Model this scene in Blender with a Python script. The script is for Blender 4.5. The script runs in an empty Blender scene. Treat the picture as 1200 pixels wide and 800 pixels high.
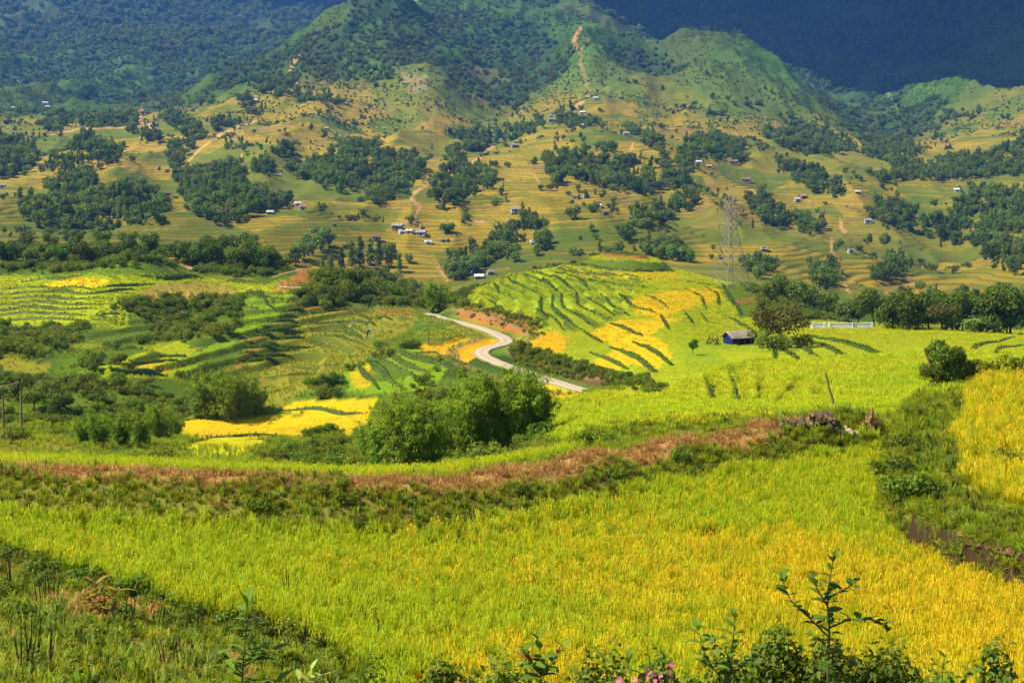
import bpy, bmesh, math, random
import numpy as np
from mathutils import Vector, Matrix

# ---------------------------------------------------------------- camera, sky, sun, exposure
F = 1667.0            # focal length in photo pixels (50 mm on a 36 mm sensor, 1200 px wide)
YH = 230.0            # horizon row
CZ = 60.0             # eye height in metres
scene = bpy.context.scene
col = scene.collection
cd = bpy.data.cameras.new('camera')
cam = bpy.data.objects.new('camera', cd); col.objects.link(cam)
cam.location = (0, 0, CZ); cam.rotation_euler = (math.pi/2, 0, 0)
cd.sensor_width = 36.0; cd.lens = 36.0*F/1200.0
cd.shift_y = -(400.0-YH)/1200.0
cd.clip_start = 0.1; cd.clip_end = 40000
scene.camera = cam

SUN_EL, SUN_AZ = math.radians(52), math.radians(-103)      # azimuth from +Y (view direction), clockwise
sdir = Vector((math.sin(SUN_AZ)*math.cos(SUN_EL), math.cos(SUN_AZ)*math.cos(SUN_EL), math.sin(SUN_EL)))
w = bpy.data.worlds.new('World'); scene.world = w; w.use_nodes = True
wn = w.node_tree.nodes; wl = w.node_tree.links
sky = wn.new('ShaderNodeTexSky'); sky.sky_type = 'NISHITA'; sky.sun_disc = False
sky.sun_elevation = SUN_EL; sky.sun_rotation = SUN_AZ
sky.air_density = 1.0; sky.dust_density = 0.6; sky.ozone_density = 1.5
wl.new(sky.outputs[0], wn['Background'].inputs[0]); wn['Background'].inputs[1].default_value = 0.09
sl = bpy.data.lights.new('sun', 'SUN'); sl.energy = 4.6; sl.angle = math.radians(0.53); sl.color = (1.0, 0.94, 0.84)
so = bpy.data.objects.new('sun', sl); col.objects.link(so)
so.rotation_euler = (-sdir).to_track_quat('-Z', 'Y').to_euler(); so.location = (0, 0, 300)
scene.view_settings.view_transform = 'Standard'; scene.view_settings.look = 'None'
scene.view_settings.gamma = 1.0; scene.view_settings.use_curve_mapping = False
scene.view_settings.exposure = 1.05
scene.cycles.max_bounces = 5; scene.cycles.diffuse_bounces = 2; scene.cycles.glossy_bounces = 1
scene.cycles.transmission_bounces = 2; scene.cycles.transparent_max_bounces = 4; scene.cycles.volume_bounces = 1

# ---------------------------------------------------------------- helpers
rng = np.random.default_rng(7)
random.seed(7)

def hash2(ix, iy, s):
    h = (ix.astype(np.int64)*374761393 + iy.astype(np.int64)*668265263 + s*974711) & 0xffffffff
    h = ((h ^ (h >> 13))*1274126177) & 0xffffffff
    return ((h ^ (h >> 16)) & 0xffff)/65535.0

def vnoise(x, y, s=0):
    ix = np.floor(x); iy = np.floor(y); fx = x-ix; fy = y-iy
    fx = fx*fx*fx*(fx*(fx*6-15)+10); fy = fy*fy*fy*(fy*(fy*6-15)+10)
    a = hash2(ix, iy, s); b = hash2(ix+1, iy, s); c = hash2(ix, iy+1, s); d = hash2(ix+1, iy+1, s)
    return (a*(1-fx)+b*fx)*(1-fy)+(c*(1-fx)+d*fx)*fy

def fbm(x, y, s=0, o=4, ridged=False):
    t = np.zeros(np.shape(x)); a = 1.0; n = 0
    for k in range(o):
        v = vnoise(x*2**k+17.3*k, y*2**k-9.1*k, s+k)
        if ridged: v = 1-np.abs(2*v-1)
        t += a*v; n += a; a *= 0.5
    return t/n

def smooth(e0, e1, x):
    t = np.clip((x-e0)/(e1-e0), 0, 1); return t*t*(3-2*t)

def gblur(a, sig, axis):
    if sig <= 0: return a
    r = int(3*sig+1); k = np.exp(-0.5*(np.arange(-r, r+1)/sig)**2); k /= k.sum()
    p = [(0, 0), (0, 0)]; p[axis] = (r, r)
    q = np.pad(a, p, mode='edge'); out = np.zeros_like(a)
    for i, kk in enumerate(k):
        out += kk*(q[i:i+a.shape[0], :] if axis == 0 else q[:, i:i+a.shape[1]])
    return out

def in_poly(px, py, poly):
    r = np.zeros(np.shape(px), bool); n = len(poly)
    for i in range(n):
        x0, y0 = poly[i]; x1, y1 = poly[(i+1) % n]
        if y0 == y1: continue
        c = ((y0 > py) != (y1 > py)) & (px < (x1-x0)*(py-y0)/(y1-y0)+x0)
        r ^= c
    return r

def seg_dist(x, y, pts, zs=None):
    """distance to a polyline (and the z carried along it)"""
    best = np.full(np.shape(x), 1e9); bz = np.zeros(np.shape(x)); side = np.zeros(np.shape(x))
    for i in range(len(pts)-1):
        ax, ay = pts[i]; bx, by = pts[i+1]
        L2 = (bx-ax)**2+(by-ay)**2+1e-9
        t = np.clip(((x-ax)*(bx-ax)+(y-ay)*(by-ay))/L2, 0, 1)
        d = np.hypot(x-ax-t*(bx-ax), y-ay-t*(by-ay)); m = d < best
        best = np.where(m, d, best)
        if zs is not None: bz = np.where(m, zs[i]*(1-t)+zs[i+1]*t, bz)
        side = np.where(m, np.sign((bx-ax)*(y-ay)-(by-ay)*(x-ax)), side)
    return best, bz, side
# ---------------------------------------------------------------- terrain heights
# columns of (distance m, photo row) read off the ground line by line; rows give direction, distances come from
# the sizes of what stands there (rice, bamboo, hut, pylon, houses)
def zrow(d, z): return YH - z/d*F
NEAR = {
 -250: [(2,-1.7),(10,-4.4),(20,-6.6),(31,-8.5),(38,-9.5),(43.5,-9.5),(45.2,-8.75),(46.4,-8.75)],
 0:   [(2,-1.7),(10,-4.6),(20,-6.8),(31,-8.75),(37.5,-9.5),(43.5,-9.5),(45.2,-8.8),(46.4,-8.8)],
 100: [(2,-1.7),(10,-4.7),(20,-7.0),(29,-8.7),(35,-9.5),(43.0,-9.5),(44.7,-8.8),(45.8,-8.8)],
 200: [(2,-1.7),(10,-4.8),(20,-7.2),(27,-8.7),(32.5,-9.5),(42.3,-9.5),(44.1,-8.8),(45.2,-8.8)],
 300: [(2,-1.7),(10,-4.9),(20,-7.6),(26,-8.8),(31,-9.5),(41.4,-9.5),(43.4,-8.8),(44.6,-8.8)],
 400: [(2,-1.7),(10,-5.0),(20,-8.2),(25,-9.0),(29.5,-9.5),(40.8,-9.5),(42.8,-8.8),(44,-8.8)],
 500: [(2,-1.7),(10,-5.1),(16,-7.4),(22,-8.9),(27,-9.5),(41,-9.5),(43,-8.8),(44.2,-8.8)],
 600: [(2,-1.7),(10,-5.2),(16,-7.6),(22,-9.0),(26,-9.5),(43.6,-9.5),(45.5,-8.8),(46.6,-8.8)],
 700: [(2,-1.7),(10,-5.2),(16,-7.6),(22,-9.0),(26,-9.5),(46.6,-9.5),(48.4,-8.8),(49.6,-8.8)],
 800: [(2,-1.7),(10,-5.2),(16,-7.6),(22,-9.0),(26,-9.5),(50,-9.5),(51.8,-8.8),(53,-8.8)],
 900: [(2,-1.7),(10,-5.2),(16,-7.6),(22,-9.0),(26,-9.5),(53.5,-9.5),(55,-8.8),(56,-8.8)],
 1000:[(2,-1.7),(10,-5.2),(16,-7.6),(22,-9.0),(26,-9.5),(55.5,-9.5),(57,-8.9),(58,-8.9)],
 1100:[(2,-1.7),(10,-5.2),(16,-7.6),(22,-9.0),(26,-9.5),(57,-9.5),(60,-9.4),(61,-9.4)],
 1200:[(2,-1.7),(10,-5.2),(16,-7.6),(22,-9.0),(26,-9.5),(57,-9.5),(60,-9.4),(61,-9.4)],
 1450:[(2,-1.7),(10,-5.2),(16,-7.6),(22,-9.0),(26,-9.5),(57,-9.5),(60,-9.4),(61,-9.4)]}
MID = {
 -250:[(60,547),(80,530),(100,512),(130,490),(160,465),(190,445),(220,420),(250,400),(280,375),(310,345),(340,328),(370,300),(400,287),(450,298),(520,310),(650,290)],
 0:  [(60,547),(80,530),(100,512),(130,490),(160,465),(190,445),(220,420),(250,400),(280,378),(300,352),(340,326),(370,305),(400,290),(450,298),(520,310),(650,290)],
 100:[(60,548),(80,532),(100,515),(130,490),(160,460),(190,440),(220,420),(250,398),(280,375),(300,350),(340,324),(370,305),(400,290),(450,300),(520,315),(650,300)],
 200:[(60,550),(80,535),(100,520),(130,502),(150,485),(170,463),(190,445),(215,428),(240,408),(265,382),(290,355),(320,332),(350,318),(380,302),(410,290),(450,300),(520,320),(650,302)],
 300:[(60,555),(80,541),(100,526),(130,504),(150,487),(170,467),(200,437),(230,405),(260,378),(290,354),(320,340),(345,326),(370,312),(400,300),(450,310),(520,330),(650,312)],
 350:[(60,558),(80,546),(100,530),(130,506),(150,487),(170,468),(200,434),(230,400),(260,370),(290,347),(320,337),(345,334),(370,325),(400,326),(450,335),(520,340),(650,318)],
 400:[(60,562),(80,552),(100,537),(130,508),(150,487),(170,467),(190,440),(215,410),(240,385),(260,366),(280,350),(300,334),(330,325),(380,335),(450,345),(520,350),(650,328)],
 460:[(60,562),(80,552),(100,542),(130,515),(150,490),(170,464),(190,438),(215,408),(240,386),(258,371),(275,350),(300,336),(330,332),(380,345),(450,352),(520,356),(650,332)],
 500:[(60,560),(80,552),(100,543),(130,516),(150,490),(170,455),(188,421),(205,402),(225,388),(250,376),(270,370),(330,374),(420,374),(520,362),(650,336)],
 560:[(60,548),(80,538),(100,528),(130,505),(150,482),(170,445),(190,417),(205,402),(225,388),(240,372),(270,355),(320,338),(360,334),(420,345),(520,345),(650,328)],
 600:[(60,536),(80,526),(100,516),(130,490),(150,468),(170,444),(182,428),(200,405),(230,377),(270,354),(320,333),(360,320),(420,330),(520,335),(650,322)],
 650:[(60,516),(80,506),(100,494),(130,476),(150,461),(160,453),(175,430),(200,404),(230,376),(270,352),(320,330),(360,317),(385,313),(440,326),(520,332),(650,320)],
 700:[(60,500),(75,489),(90,480),(110,470),(130,465),(148,461),(160,440),(200,405),(250,364),(300,338),(350,319),(380,307),(395,306),(440,322),(520,330),(650,318)],
 740:[(60,497),(75,486),(90,475),(110,464),(130,455),(150,443),(165,428),(200,402),(250,361),(300,336),(350,318),(380,305),(400,305),(440,322),(520,330),(650,318)],
 800:[(60,493),(75,483),(90,471),(110,456),(150,430),(200,396),(235,372),(270,352),(310,336),(350,325),(390,315),(440,328),(520,332),(650,318)],
 850:[(60,490),(75,481),(90,468),(110,451),(160,423),(215,403),(260,376),(300,358),(340,343),(380,333),(405,332),(440,338),(520,336),(650,318)],
 900:[(60,488),(75,479),(90,466),(110,450),(160,421),(210,401),(260,381),(300,366),(350,350),(400,342),(440,344),(520,340),(650,320)],
 1000:[(62,485),(75,477),(90,464),(110,448),(160,418),(205,399),(255,383),(300,386),(400,384),(520,358),(650,338)],
 1100:[(64,482),(75,474),(90,462),(115,438),(160,414),(205,397),(245,386),(300,392),(400,390),(520,368),(650,350)],
 1200:[(64,480),(75,472),(90,460),(115,434),(160,412),(205,398),(235,393),(300,400),(400,395),(520,375),(650,338)],
 1450:[(64,480),(75,472),(90,460),(115,434),(160,412),(205,398),(235,393),(300,400),(400,395),(520,375),(650,320)]}
FAR = {
 -250:[(650,290),(800,262),(1000,235),(1200,208),(1500,172),(1900,140),(2300,112),(2700,85),(3100,50),(3700,0),(4500,-60),(5500,-140),(7500,-240)],
 0:  [(650,290),(800,262),(1000,235),(1200,205),(1500,170),(1900,138),(2300,108),(2700,82),(3100,50),(3700,5),(4500,-50),(5500,-130),(7500,-230)],
 60: [(650,296),(800,264),(1000,233),(1200,203),(1500,166),(1900,138),(2300,114),(2700,92),(3100,60),(3700,12),(4500,-48),(5500,-125),(7500,-225)],
 130:[(650,300),(800,262),(950,222),(1100,200),(1250,188),(1500,165),(1900,138),(2300,116),(2700,96),(3100,66),(3700,15),(4500,-40),(5500,-115),(7500,-220)],
 200:[(650,302),(800,266),(1000,232),(1200,200),(1500,160),(1900,138),(2300,120),(2700,100),(3100,72),(3700,20),(4500,-35),(5500,-100),(7500,-200)],
 250:[(650,306),(800,268),(1000,228),(1200,190),(1500,150),(1800,122),(1950,112),(2300,118),(2700,104),(3100,72),(3700,22),(4500,-25),(5500,-80),(7500,-160)],
 300:[(650,312),(800,272),(1000,228),(1200,190),(1500,148),(1700,122),(1900,98),(2000,92),(2300,108),(2700,106),(3100,72),(3700,26),(4500,-14),(5500,-50),(7500,-100)],
 350:[(650,318),(800,276),(1000,234),(1200,194),(1500,148),(1700,115),(1850,80),(2000,62),(2300,84),(2700,95),(3100,68),(3700,28),(4500,-5),(5500,-25),(7500,-40)],
 380:[(650,322),(800,280),(1000,238),(1200,196),(1500,150),(1700,110),(1900,66),(2030,46),(2300,70),(2700,84),(3100,62),(3700,30),(4500,14),(5500,6),(7500,6)],
 415:[(650,328),(800,285),(1000,242),(1200,200),(1500,148),(1700,108),(1900,54),(2060,22),(2300,48),(2700,70),(3100,58),(3700,35),(4500,20),(5500,14),(7500,15)],
 450:[(650,332),(800,288),(1000,242),(1200,202),(1500,150),(1650,116),(1750,92),(1900,55),(2100,10),(2300,26),(2700,58),(3100,50),(3700,38),(4500,24),(5500,17),(7500,18)],
 500:[(650,334),(800,283),(1000,236),(1200,196),(1400,160),(1550,128),(1650,104),(1750,84),(1900,68),(2100,40),(2300,20),(2500,10),(2700,18),(3100,32),(3700,25),(4500,22),(5500,14),(7500,14)],
 530:[(650,332),(800,284),(1000,236),(1200,196),(1400,162),(1550,138),(1700,112),(1850,92),(2000,72),(2200,40),(2400,12),(2600,0),(3000,20),(3700,20),(4500,16),(5500,8),(7500,6)],
 565:[(650,326),(800,283),(1000,234),(1200,194),(1400,165),(1600,148),(1750,132),(1900,112),(2100,78),(2300,42),(2500,8),(2650,-6),(3100,10),(3700,14),(4500,0),(5500,-15),(7500,-30)],
 600:[(650,322),(800,276),(1000,232),(1200,194),(1400,168),(1600,156),(1800,140),(2000,112),(2200,75),(2400,40),(2600,8),(2750,-8),(3200,12),(3700,10),(4500,-15),(5500,-35),(7500,-60)],
 640:[(650,320),(800,270),(1000,226),(1200,188),(1400,158),(1600,138),(1800,122),(2000,100),(2200,68),(2400,34),(2600,2),(2750,-10),(3200,15),(3700,5),(4500,-30),(5500,-60),(7500,-90)],
 680:[(650,318),(800,266),(1000,222),(1200,185),(1400,150),(1600,120),(1750,96),(1900,70),(2050,50),(2200,36),(2400,18),(2600,4),(2800,10),(3200,30),(3700,0),(4500,-45),(5500,-85),(7500,-130)],
 720:[(650,318),(800,266),(1000,224),(1200,186),(1400,150),(1600,124),(1800,98),(2000,72),(2200,52),(2400,34),(2500,30),(2800,42),(3200,38),(3700,0),(4500,-50),(5500,-100),(7500,-150)],
 775:[(650,318),(800,270),(1000,228),(1200,190),(1400,158),(1600,140),(1800,120),(2000,96),(2150,76),(2300,66),(2600,72),(3200,40),(3700,0),(4500,-55),(5500,-110),(7500,-170)],
 810:[(650,318),(800,273),(1000,230),(1200,192),(1400,160),(1600,135),(1750,105),(1900,75),(2000,62),(2200,66),(2600,76),(3200,40),(3700,0),(4500,-60),(5500,-120),(7500,-180)],
 845:[(650,318),(800,276),(1000,232),(1200,195),(1400,162),(1550,138),(1700,105),(1850,70),(1950,56),(2200,66),(2600,80),(3200,40),(3700,-2),(4500,-65),(5500,-130),(7500,-190)],
 900:[(650,320),(800,282),(1000,238),(1200,202),(1400,168),(1550,146),(1700,110),(1850,76),(1930,68),(2200,86),(2600,92),(3200,44),(3700,0),(4500,-68),(5500,-135),(7500,-200)],
 950:[(650,328),(800,290),(1000,244),(1200,206),(1400,176),(1600,150),(1800,118),(1900,108),(2200,112),(2600,100),(3200,50),(3700,0),(4500,-70),(5500,-140),(7500,-200)],
 1000:[(650,338),(750,312),(900,268),(1100,226),(1300,198),(1500,175),(1700,158),(1900,142),(2200,138),(2600,108),(3200,55),(3700,5),(4500,-68),(5500,-140),(7500,-200)],
 1050:[(650,345),(750,322),(900,280),(1100,236),(1300,206),(1500,182),(1800,160),(2100,138),(2600,106),(3200,58),(3700,10),(4500,-65),(5500,-140),(7500,-200)],
 1120:[(650,350),(750,332),(850,308),(950,278),(1100,242),(1300,205),(1500,172),(1800,138),(2100,112),(2500,82),(3000,42),(3700,-15),(4500,-85),(5500,-150),(7500,-210)],
 1160:[(650,346),(750,322),(850,288),(950,258),(1100,228),(1300,196),(1500,164),(1800,126),(2100,98),(2500,64),(3000,22),(3700,-30),(4500,-95),(5500,-160),(7500,-220)],
 1200:[(650,338),(750,300),(850,262),(950,236),(1100,208),(1300,178),(1500,150),(1800,114),(2100,84),(2500,50),(3000,8),(3700,-42),(4500,-105),(5500,-170),(7500,-230)],
 1450:[(650,320),(750,270),(850,230),(950,200),(1100,165),(1300,130),(1500,100),(1800,65),(2100,35),(2500,5),(3000,-30),(3700,-75),(4500,-125),(5500,-180),(7500,-240)]}
def raise_bank(k, v):
    if k > 1050: return v
    (a, za), (b, zb), (c, zc) = v[-3:]
    return v[:-3]+[(a*0.92-0.5, za), (b*0.92, -8.05), (c*0.92, -8.05), (c*0.92+2.5, -8.9)]
NEARR = {k: [(d, zrow(d, z)) for d, z in raise_bank(k, v)] for k, v in NEAR.items()}

PX0, PX1, NC = -200.0, 1400.0, 640
pxs = np.linspace(PX0, PX1, NC)
def seg(a, b, n, end=False): return np.linspace(math.log(a), math.log(b), n, endpoint=end)
lds = np.concatenate([seg(2.2, 24, 60), seg(24, 60, 170), seg(60, 470, 440), seg(470, 2800, 540), seg(2800, 6200, 110, True)])
DS = np.exp(lds); NR = len(DS)

def table(T, ld, blur_rows, blur_px):
    ks = sorted(T)
    M = np.array([np.interp(ld, [math.log(d) for d, r in T[k]], [r for d, r in T[k]]) for k in ks])   # cols x rows
    grid = np.empty((len(ld), NC))
    for i in range(len(ld)): grid[i] = np.interp(pxs, ks, M[:, i])
    grid = gblur(grid, blur_rows, 0)
    return gblur(grid, blur_px, 1)

def build_rows():
    # near: fine; then mid; then far, blended over short stretches
    gn = table({k: NEARR[k] + MID[min(MID, key=lambda m: abs(m-k))] for k in NEARR}, lds, 0.8, 8)
    gm = table(MID, lds, 4, 9)
    gf = table(FAR, lds, 9, 7)
    a = smooth(math.log(56), math.log(72), lds)[:, None]
    b = smooth(math.log(600), math.log(700), lds)[:, None]
    return (gn*(1-a)+gm*a)*(1-b)+gf*b
ROW = build_rows()
DG = DS[:, None]*np.ones(NC)
XG = DG*(pxs[None, :]-600)/F
YG = DG
ZG = DG*(YH-ROW)/F                                     # relative to the eye

# mountains: spurs and gullies, a broken surface
mt = smooth(1250, 2000, DG); bk = smooth(2400, 3200, DG)
wx = XG+60*fbm(XG/300, YG/300, 31, 2); wy = YG+60*fbm(XG/300, YG/300, 41, 2)
ZG += mt*(1-bk)*(95*(fbm(wx/260, wy/480, 3, 5, True)-0.55)) + bk*(1-0.9*np.exp(-((pxs[None, :]-455)/75)**2))*(230*(fbm(wx/650, wy/1200, 5, 5, True)-0.6))
ZG += smooth(600, 800, DG)*(1-mt)*(40*(fbm(wx/210, wy/300, 9, 3)-0.5)+26*(fbm(wx/110, wy/190, 10, 3, True)-0.5)) + mt*22*(fbm(wx/85, wy/110, 12, 4, True)-0.5) + mt*9*(fbm(XG/30, YG/38, 13, 3, True)-0.5)
ZG += smooth(70, 110, DG)*(1-smooth(500, 700, DG))*(1.1*(fbm(XG/22, YG/22, 15, 3)-0.5))
ZG += smooth(20, 30, DG)*(1-smooth(70, 110, DG))*(0.22*(fbm(XG/4, YG/4, 16, 3)-0.5))
ZG += (1-smooth(28, 40, DG))*(0.25*(fbm(XG/2, YG/2, 18, 3)-0.5))

# raised paddy behind an earth wall on the right
def w2(px, d): return ((px-600)*d/F, d)
def flat(px, py, z=-8.75):
    d = -z*F/(py-YH); return w2(px, d)
UP = [flat(*p) for p in [(1440,760),(1290,680),(1200,640),(1150,622),(1112,612),(1062,592),(1036,572),(1029,548),(1034,522),(1052,494),(1072,474),(1082,462),(1440,455)]]
near_rows = DS < 75
sel = near_rows[:, None] & (pxs[None, :] > 980)
sx, sy = XG[sel], YG[sel]
dd, _, _ = seg_dist(sx, sy, UP[:-1]); dd = dd
inside = in_poly(sx, sy, UP)
sd = np.where(inside, dd, -dd)+0.55*(fbm(sx/1.3, sy/1.3, 78, 3)-0.5)
lift = smooth(-0.05, 0.45, sd)*(1.15+0.35*smooth(0.4, 2.2, sd))
ZG[sel] += lift
UPM = np.zeros_like(ZG); UPM[sel] = sd

# the road: a level bed with cut banks on the hill side
ROADPX = [(712,463,147),(700,461,150),(660,450,160),(620,437,172),(585,425,182),(566,416,190),(567,409,197),(588,403,205),(592,397,212),(572,387,228),(545,379,245),(520,373,260),(508,369,272),(500,367,285)]
RP = [w2(p[0], p[2]) for p in ROADPX]; RZ = [p[2]*(YH-p[1])/F for p in ROADPX]
def catmull(P, n=8):
    P = [np.array(p, float) for p in P]; Q = [2*P[0]-P[1]]+P+[2*P[-1]-P[-2]]; out = []
    for i in range(1, len(Q)-2):
        for t in np.arange(n)/n:
            a, b, c, d = Q[i-1], Q[i], Q[i+1], Q[i+2]
            out.append(0.5*((2*b)+(c-a)*t+(2*a-5*b+4*c-d)*t*t+(3*b-a-3*c+d)*t**3))
    out.append(P[-1]); return out
RC = catmull([(x, y, z) for (x, y), z in zip(RP, RZ)], 6)
sel = ((DS > 130) & (DS < 300))[:, None] & (pxs[None, :] > 440) & (pxs[None, :] < 780)
rd, rz, rside = seg_dist(XG[sel], YG[sel], [(p[0], p[1]) for p in RC], [p[2] for p in RC])
k = smooth(2.0, 3.8, rd)
ZG[sel] = (rz-0.12)*(1-k)+ZG[sel]*k
RD = np.full_like(ZG, 1e6); RD[sel] = rd

# spurs and hollows that shape the left hillside
ROW = YH-ZG/DG*F
def pix_line(pts, dmin):
    out = []
    for px, py in pts:
        j = int((px-PX0)/(PX1-PX0)*(NC-1)); i0 = int(np.searchsorted(DS, dmin)); h = np.nonzero(ROW[i0:, j] <= py)[0]
        d = DS[i0+int(h[0])] if len(h) else 400.0
        out.append(w2(px, d))
    return out
SPURS = [([(345,346),(300,375),(250,405),(200,430),(120,440)], 4.2, 13), ([(150,345),(110,385),(60,415),(10,440)], 4.0, 14), ([(480,374),(450,405),(400,435),(335,466)], 2.6, 9), ([(500,402),(440,436),(405,458)], 2.0, 9),
         ([(215,360),(165,402),(90,438)], -4.0, 13), ([(70,388),(10,418)], -3.5, 13), ([(486,392),(420,430),(352,470)], -2.2, 8), ([(420,350),(380,400),(330,440)], -2.4, 18), ([(60,470),(160,480),(230,470)], -2.5, 16),
         ([(-60,330),(60,330),(160,338)], 2.0, 12)]
lin = [(pix_line(pts, 110), A_, w_) for pts, A_, w_ in SPURS]
sel = ((DS > 100) & (DS < 420))[:, None] & (pxs[None, :] < 560)
add = np.zeros(int(sel.sum()))
for L_, A_, w_ in lin:
    dd2, _, _ = seg_dist(XG[sel], YG[sel], L_); add += 1.35*A_*np.exp(-(dd2/w_)**2)
rdm = np.clip((RD[sel]-4)/8, 0, 1)
ZG[sel] += add*rdm
# stepped paddies running down the left flank of the rice hill
TK = XG/3.3+YG/42.0+1.6*(fbm(XG/18, YG/40, 24, 3)-0.5)
ROW = YH-ZG/DG*F
KN = in_poly(np.broadcast_to(pxs[None, :], ZG.shape), ROW, [(548,362),(570,338),(604,320),(650,312),(700,318),(765,328),(742,347),(738,364),(692,388),(650,390),(634,384),(590,372)]) & (DG > 190) & (DG < 420) & (RD > 5)
tkf = TK-np.floor(TK)
ZG += np.where(KN, 0.75*(np.floor(TK)+smooth(0.0, 0.18, tkf)-TK), 0)
# contour terraces wrapping the left hills
LT = in_poly(np.broadcast_to(pxs[None, :], ZG.shape), ROW, [(130,346),(345,344),(490,368),(540,396),(496,446),(400,450),(330,456),(200,440),(60,436),(20,420),(100,384)]) & (DG > 150) & (DG < 345) & (RD > 6)
TL = ZG/0.95+0.45*(fbm(XG/25, YG/25, 25, 3)-0.5); tlf = TL-np.floor(TL)
ZG += np.where(LT, 0.95*0.9*(np.floor(TL)+smooth(0.0, 0.22, tlf)-TL), 0)
# small mound with a red cut on top of the rice hill
mx, my = w2(733, 378)
md = np.hypot((XG-mx)/13.0, (YG-my)/22.0)
ZG += 1.9*(1-smooth(0.72, 1.0, md)) + 1.0*(1-smooth(0.35, 0.5, md))

ZSM = ZG.copy()
# far terraces are real steps following the contours
TSTEP = 1.8
tm_far = smooth(600, 680, DG)*(1-smooth(1500, 1900, DG))
tc = ZSM/TSTEP + 7.0*(fbm(XG/130, YG/110, 21, 4)-0.5)
fr = tc-np.floor(tc)
stepz = (np.floor(tc)+smooth(0.0, 0.3, fr))-tc
ZG = ZG + tm_far*TSTEP*0.85*stepz
ROW = YH-ZG/DG*F

def gz(x, y):
    """ground height (world z) at a world position"""
    d = max(y, DS[0]*1.001); u = (600+x/d*F-PX0)/(PX1-PX0)*(NC-1)
    v = np.interp(math.log(d), lds, np.arange(NR))
    i = int(min(max(v, 0), NR-1.001)); j = int(min(max(u, 0), NC-1.001)); a = v-i; b = u-j
    return CZ+float((ZG[i, j]*(1-b)+ZG[i, j+1]*b)*(1-a)+(ZG[i+1, j]*(1-b)+ZG[i+1, j+1]*b)*a)

def at(px, py, dmin=20):
    """the ground point a photo pixel sees, first hit beyond dmin"""
    u = min(max((px-PX0)/(PX1-PX0)*(NC-1), 0), NC-1.001); j = int(u); b = u-j
    c = ROW[:, j]*(1-b)+ROW[:, j+1]*b
    i0 = int(np.searchsorted(DS, dmin))
    hit = np.nonzero(c[i0:] <= py)[0]
    i = i0+int(hit[0]) if len(hit) else NR-1
    if i > i0 and c[i-1] > py:
        t = (c[i-1]-py)/(c[i-1]-c[i]); d = DS[i-1]*(1-t)+DS[i]*t
    else: d = DS[i]
    x = (px-600)*d/F
    return Vector((x, d, gz(x, d)))
# ---------------------------------------------------------------- node helpers
class NT:
    def __init__(s, name):
        s.m = bpy.data.materials.new(name); s.m.use_nodes = True
        s.t = s.m.node_tree; s.b = s.t.nodes['Principled BSDF']; s.out = s.t.nodes['Material Output']
        s.b.inputs['Roughness'].default_value = 0.85; s.b.inputs['Specular IOR Level'].default_value = 0.15
    def n(s, t, **kw):
        x = s.t.nodes.new('ShaderNode'+t)
        for k, v in kw.items(): setattr(x, k, v)
        return x
    def l(s, a, b): s.t.links.new(a, b)
    def put(s, sock, v):
        if hasattr(v, 'is_output'): s.l(v, sock)
        elif isinstance(v, tuple) and len(v) == 3 and sock.type == 'RGBA': sock.default_value = (*v, 1)
        else: sock.default_value = v
    def mix(s, f, a, b, mode='MIX'):
        x = s.n('Mix', data_type='RGBA', blend_type=mode, clamp_factor=True)
        s.put(x.inputs[0], f); s.put(x.inputs[6], a); s.put(x.inputs[7], b); return x.outputs[2]
    def math(s, op, a, b=None, c=None, clamp=False):
        x = s.n('Math', operation=op, use_clamp=clamp)
        for i, v in enumerate((a, b, c)):
            if v is not None: s.put(x.inputs[i], v)
        return x.outputs[0]
    def attr(s, name, out='Fac'):
        x = s.n('Attribute', attribute_name=name); return x.outputs[out]
    def noise(s, scale, det=3, vec=None, rough=0.55, out='Fac'):
        x = s.n('TexNoise'); x.inputs['Scale'].default_value = scale; x.inputs['Detail'].default_value = det
        x.inputs['Roughness'].default_value = rough
        if vec is not None: s.l(vec, x.inputs['Vector'])
        return x.outputs[out]
    def pos(s): return s.n('NewGeometry').outputs['Position']
    def vmul(s, v, k):
        x = s.n('VectorMath', operation='MULTIPLY'); s.l(v, x.inputs[0]); x.inputs[1].default_value = k; return x.outputs[0]
    def rng(s, v, a, b, c=0.0, d=1.0):
        x = s.n('MapRange'); s.put(x.inputs[0], v)
        for i, k in enumerate((a, b, c, d)): x.inputs[i+1].default_value = k
        return x.outputs[0]
    def hsv(s, colr, h=0.5, sat=1.0, v=1.0):
        x = s.n('HueSaturation'); s.put(x.inputs['Color'], colr); s.put(x.inputs['Hue'], h)
        s.put(x.inputs['Saturation'], sat); s.put(x.inputs['Value'], v); return x.outputs[0]
    def bump(s, h, dist, strength=1.0):
        x = s.n('Bump'); s.l(h, x.inputs['Height']); x.inputs['Distance'].default_value = dist
        x.inputs['Strength'].default_value = strength; s.l(x.outputs[0], s.b.inputs['Normal'])

def plain(name, c, rough=0.8, var=0.25, scale=6.0, spec=0.15, metal=0.0):
    q = NT(name); n = q.noise(scale, 4)
    q.l(q.hsv(c, v=q.rng(n, 0.25, 0.75, 1-var, 1+var)), q.b.inputs['Base Color'])
    q.b.inputs['Roughness'].default_value = rough; q.b.inputs['Specular IOR Level'].default_value = spec
    q.b.inputs['Metallic'].default_value = metal
    return q.m

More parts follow.
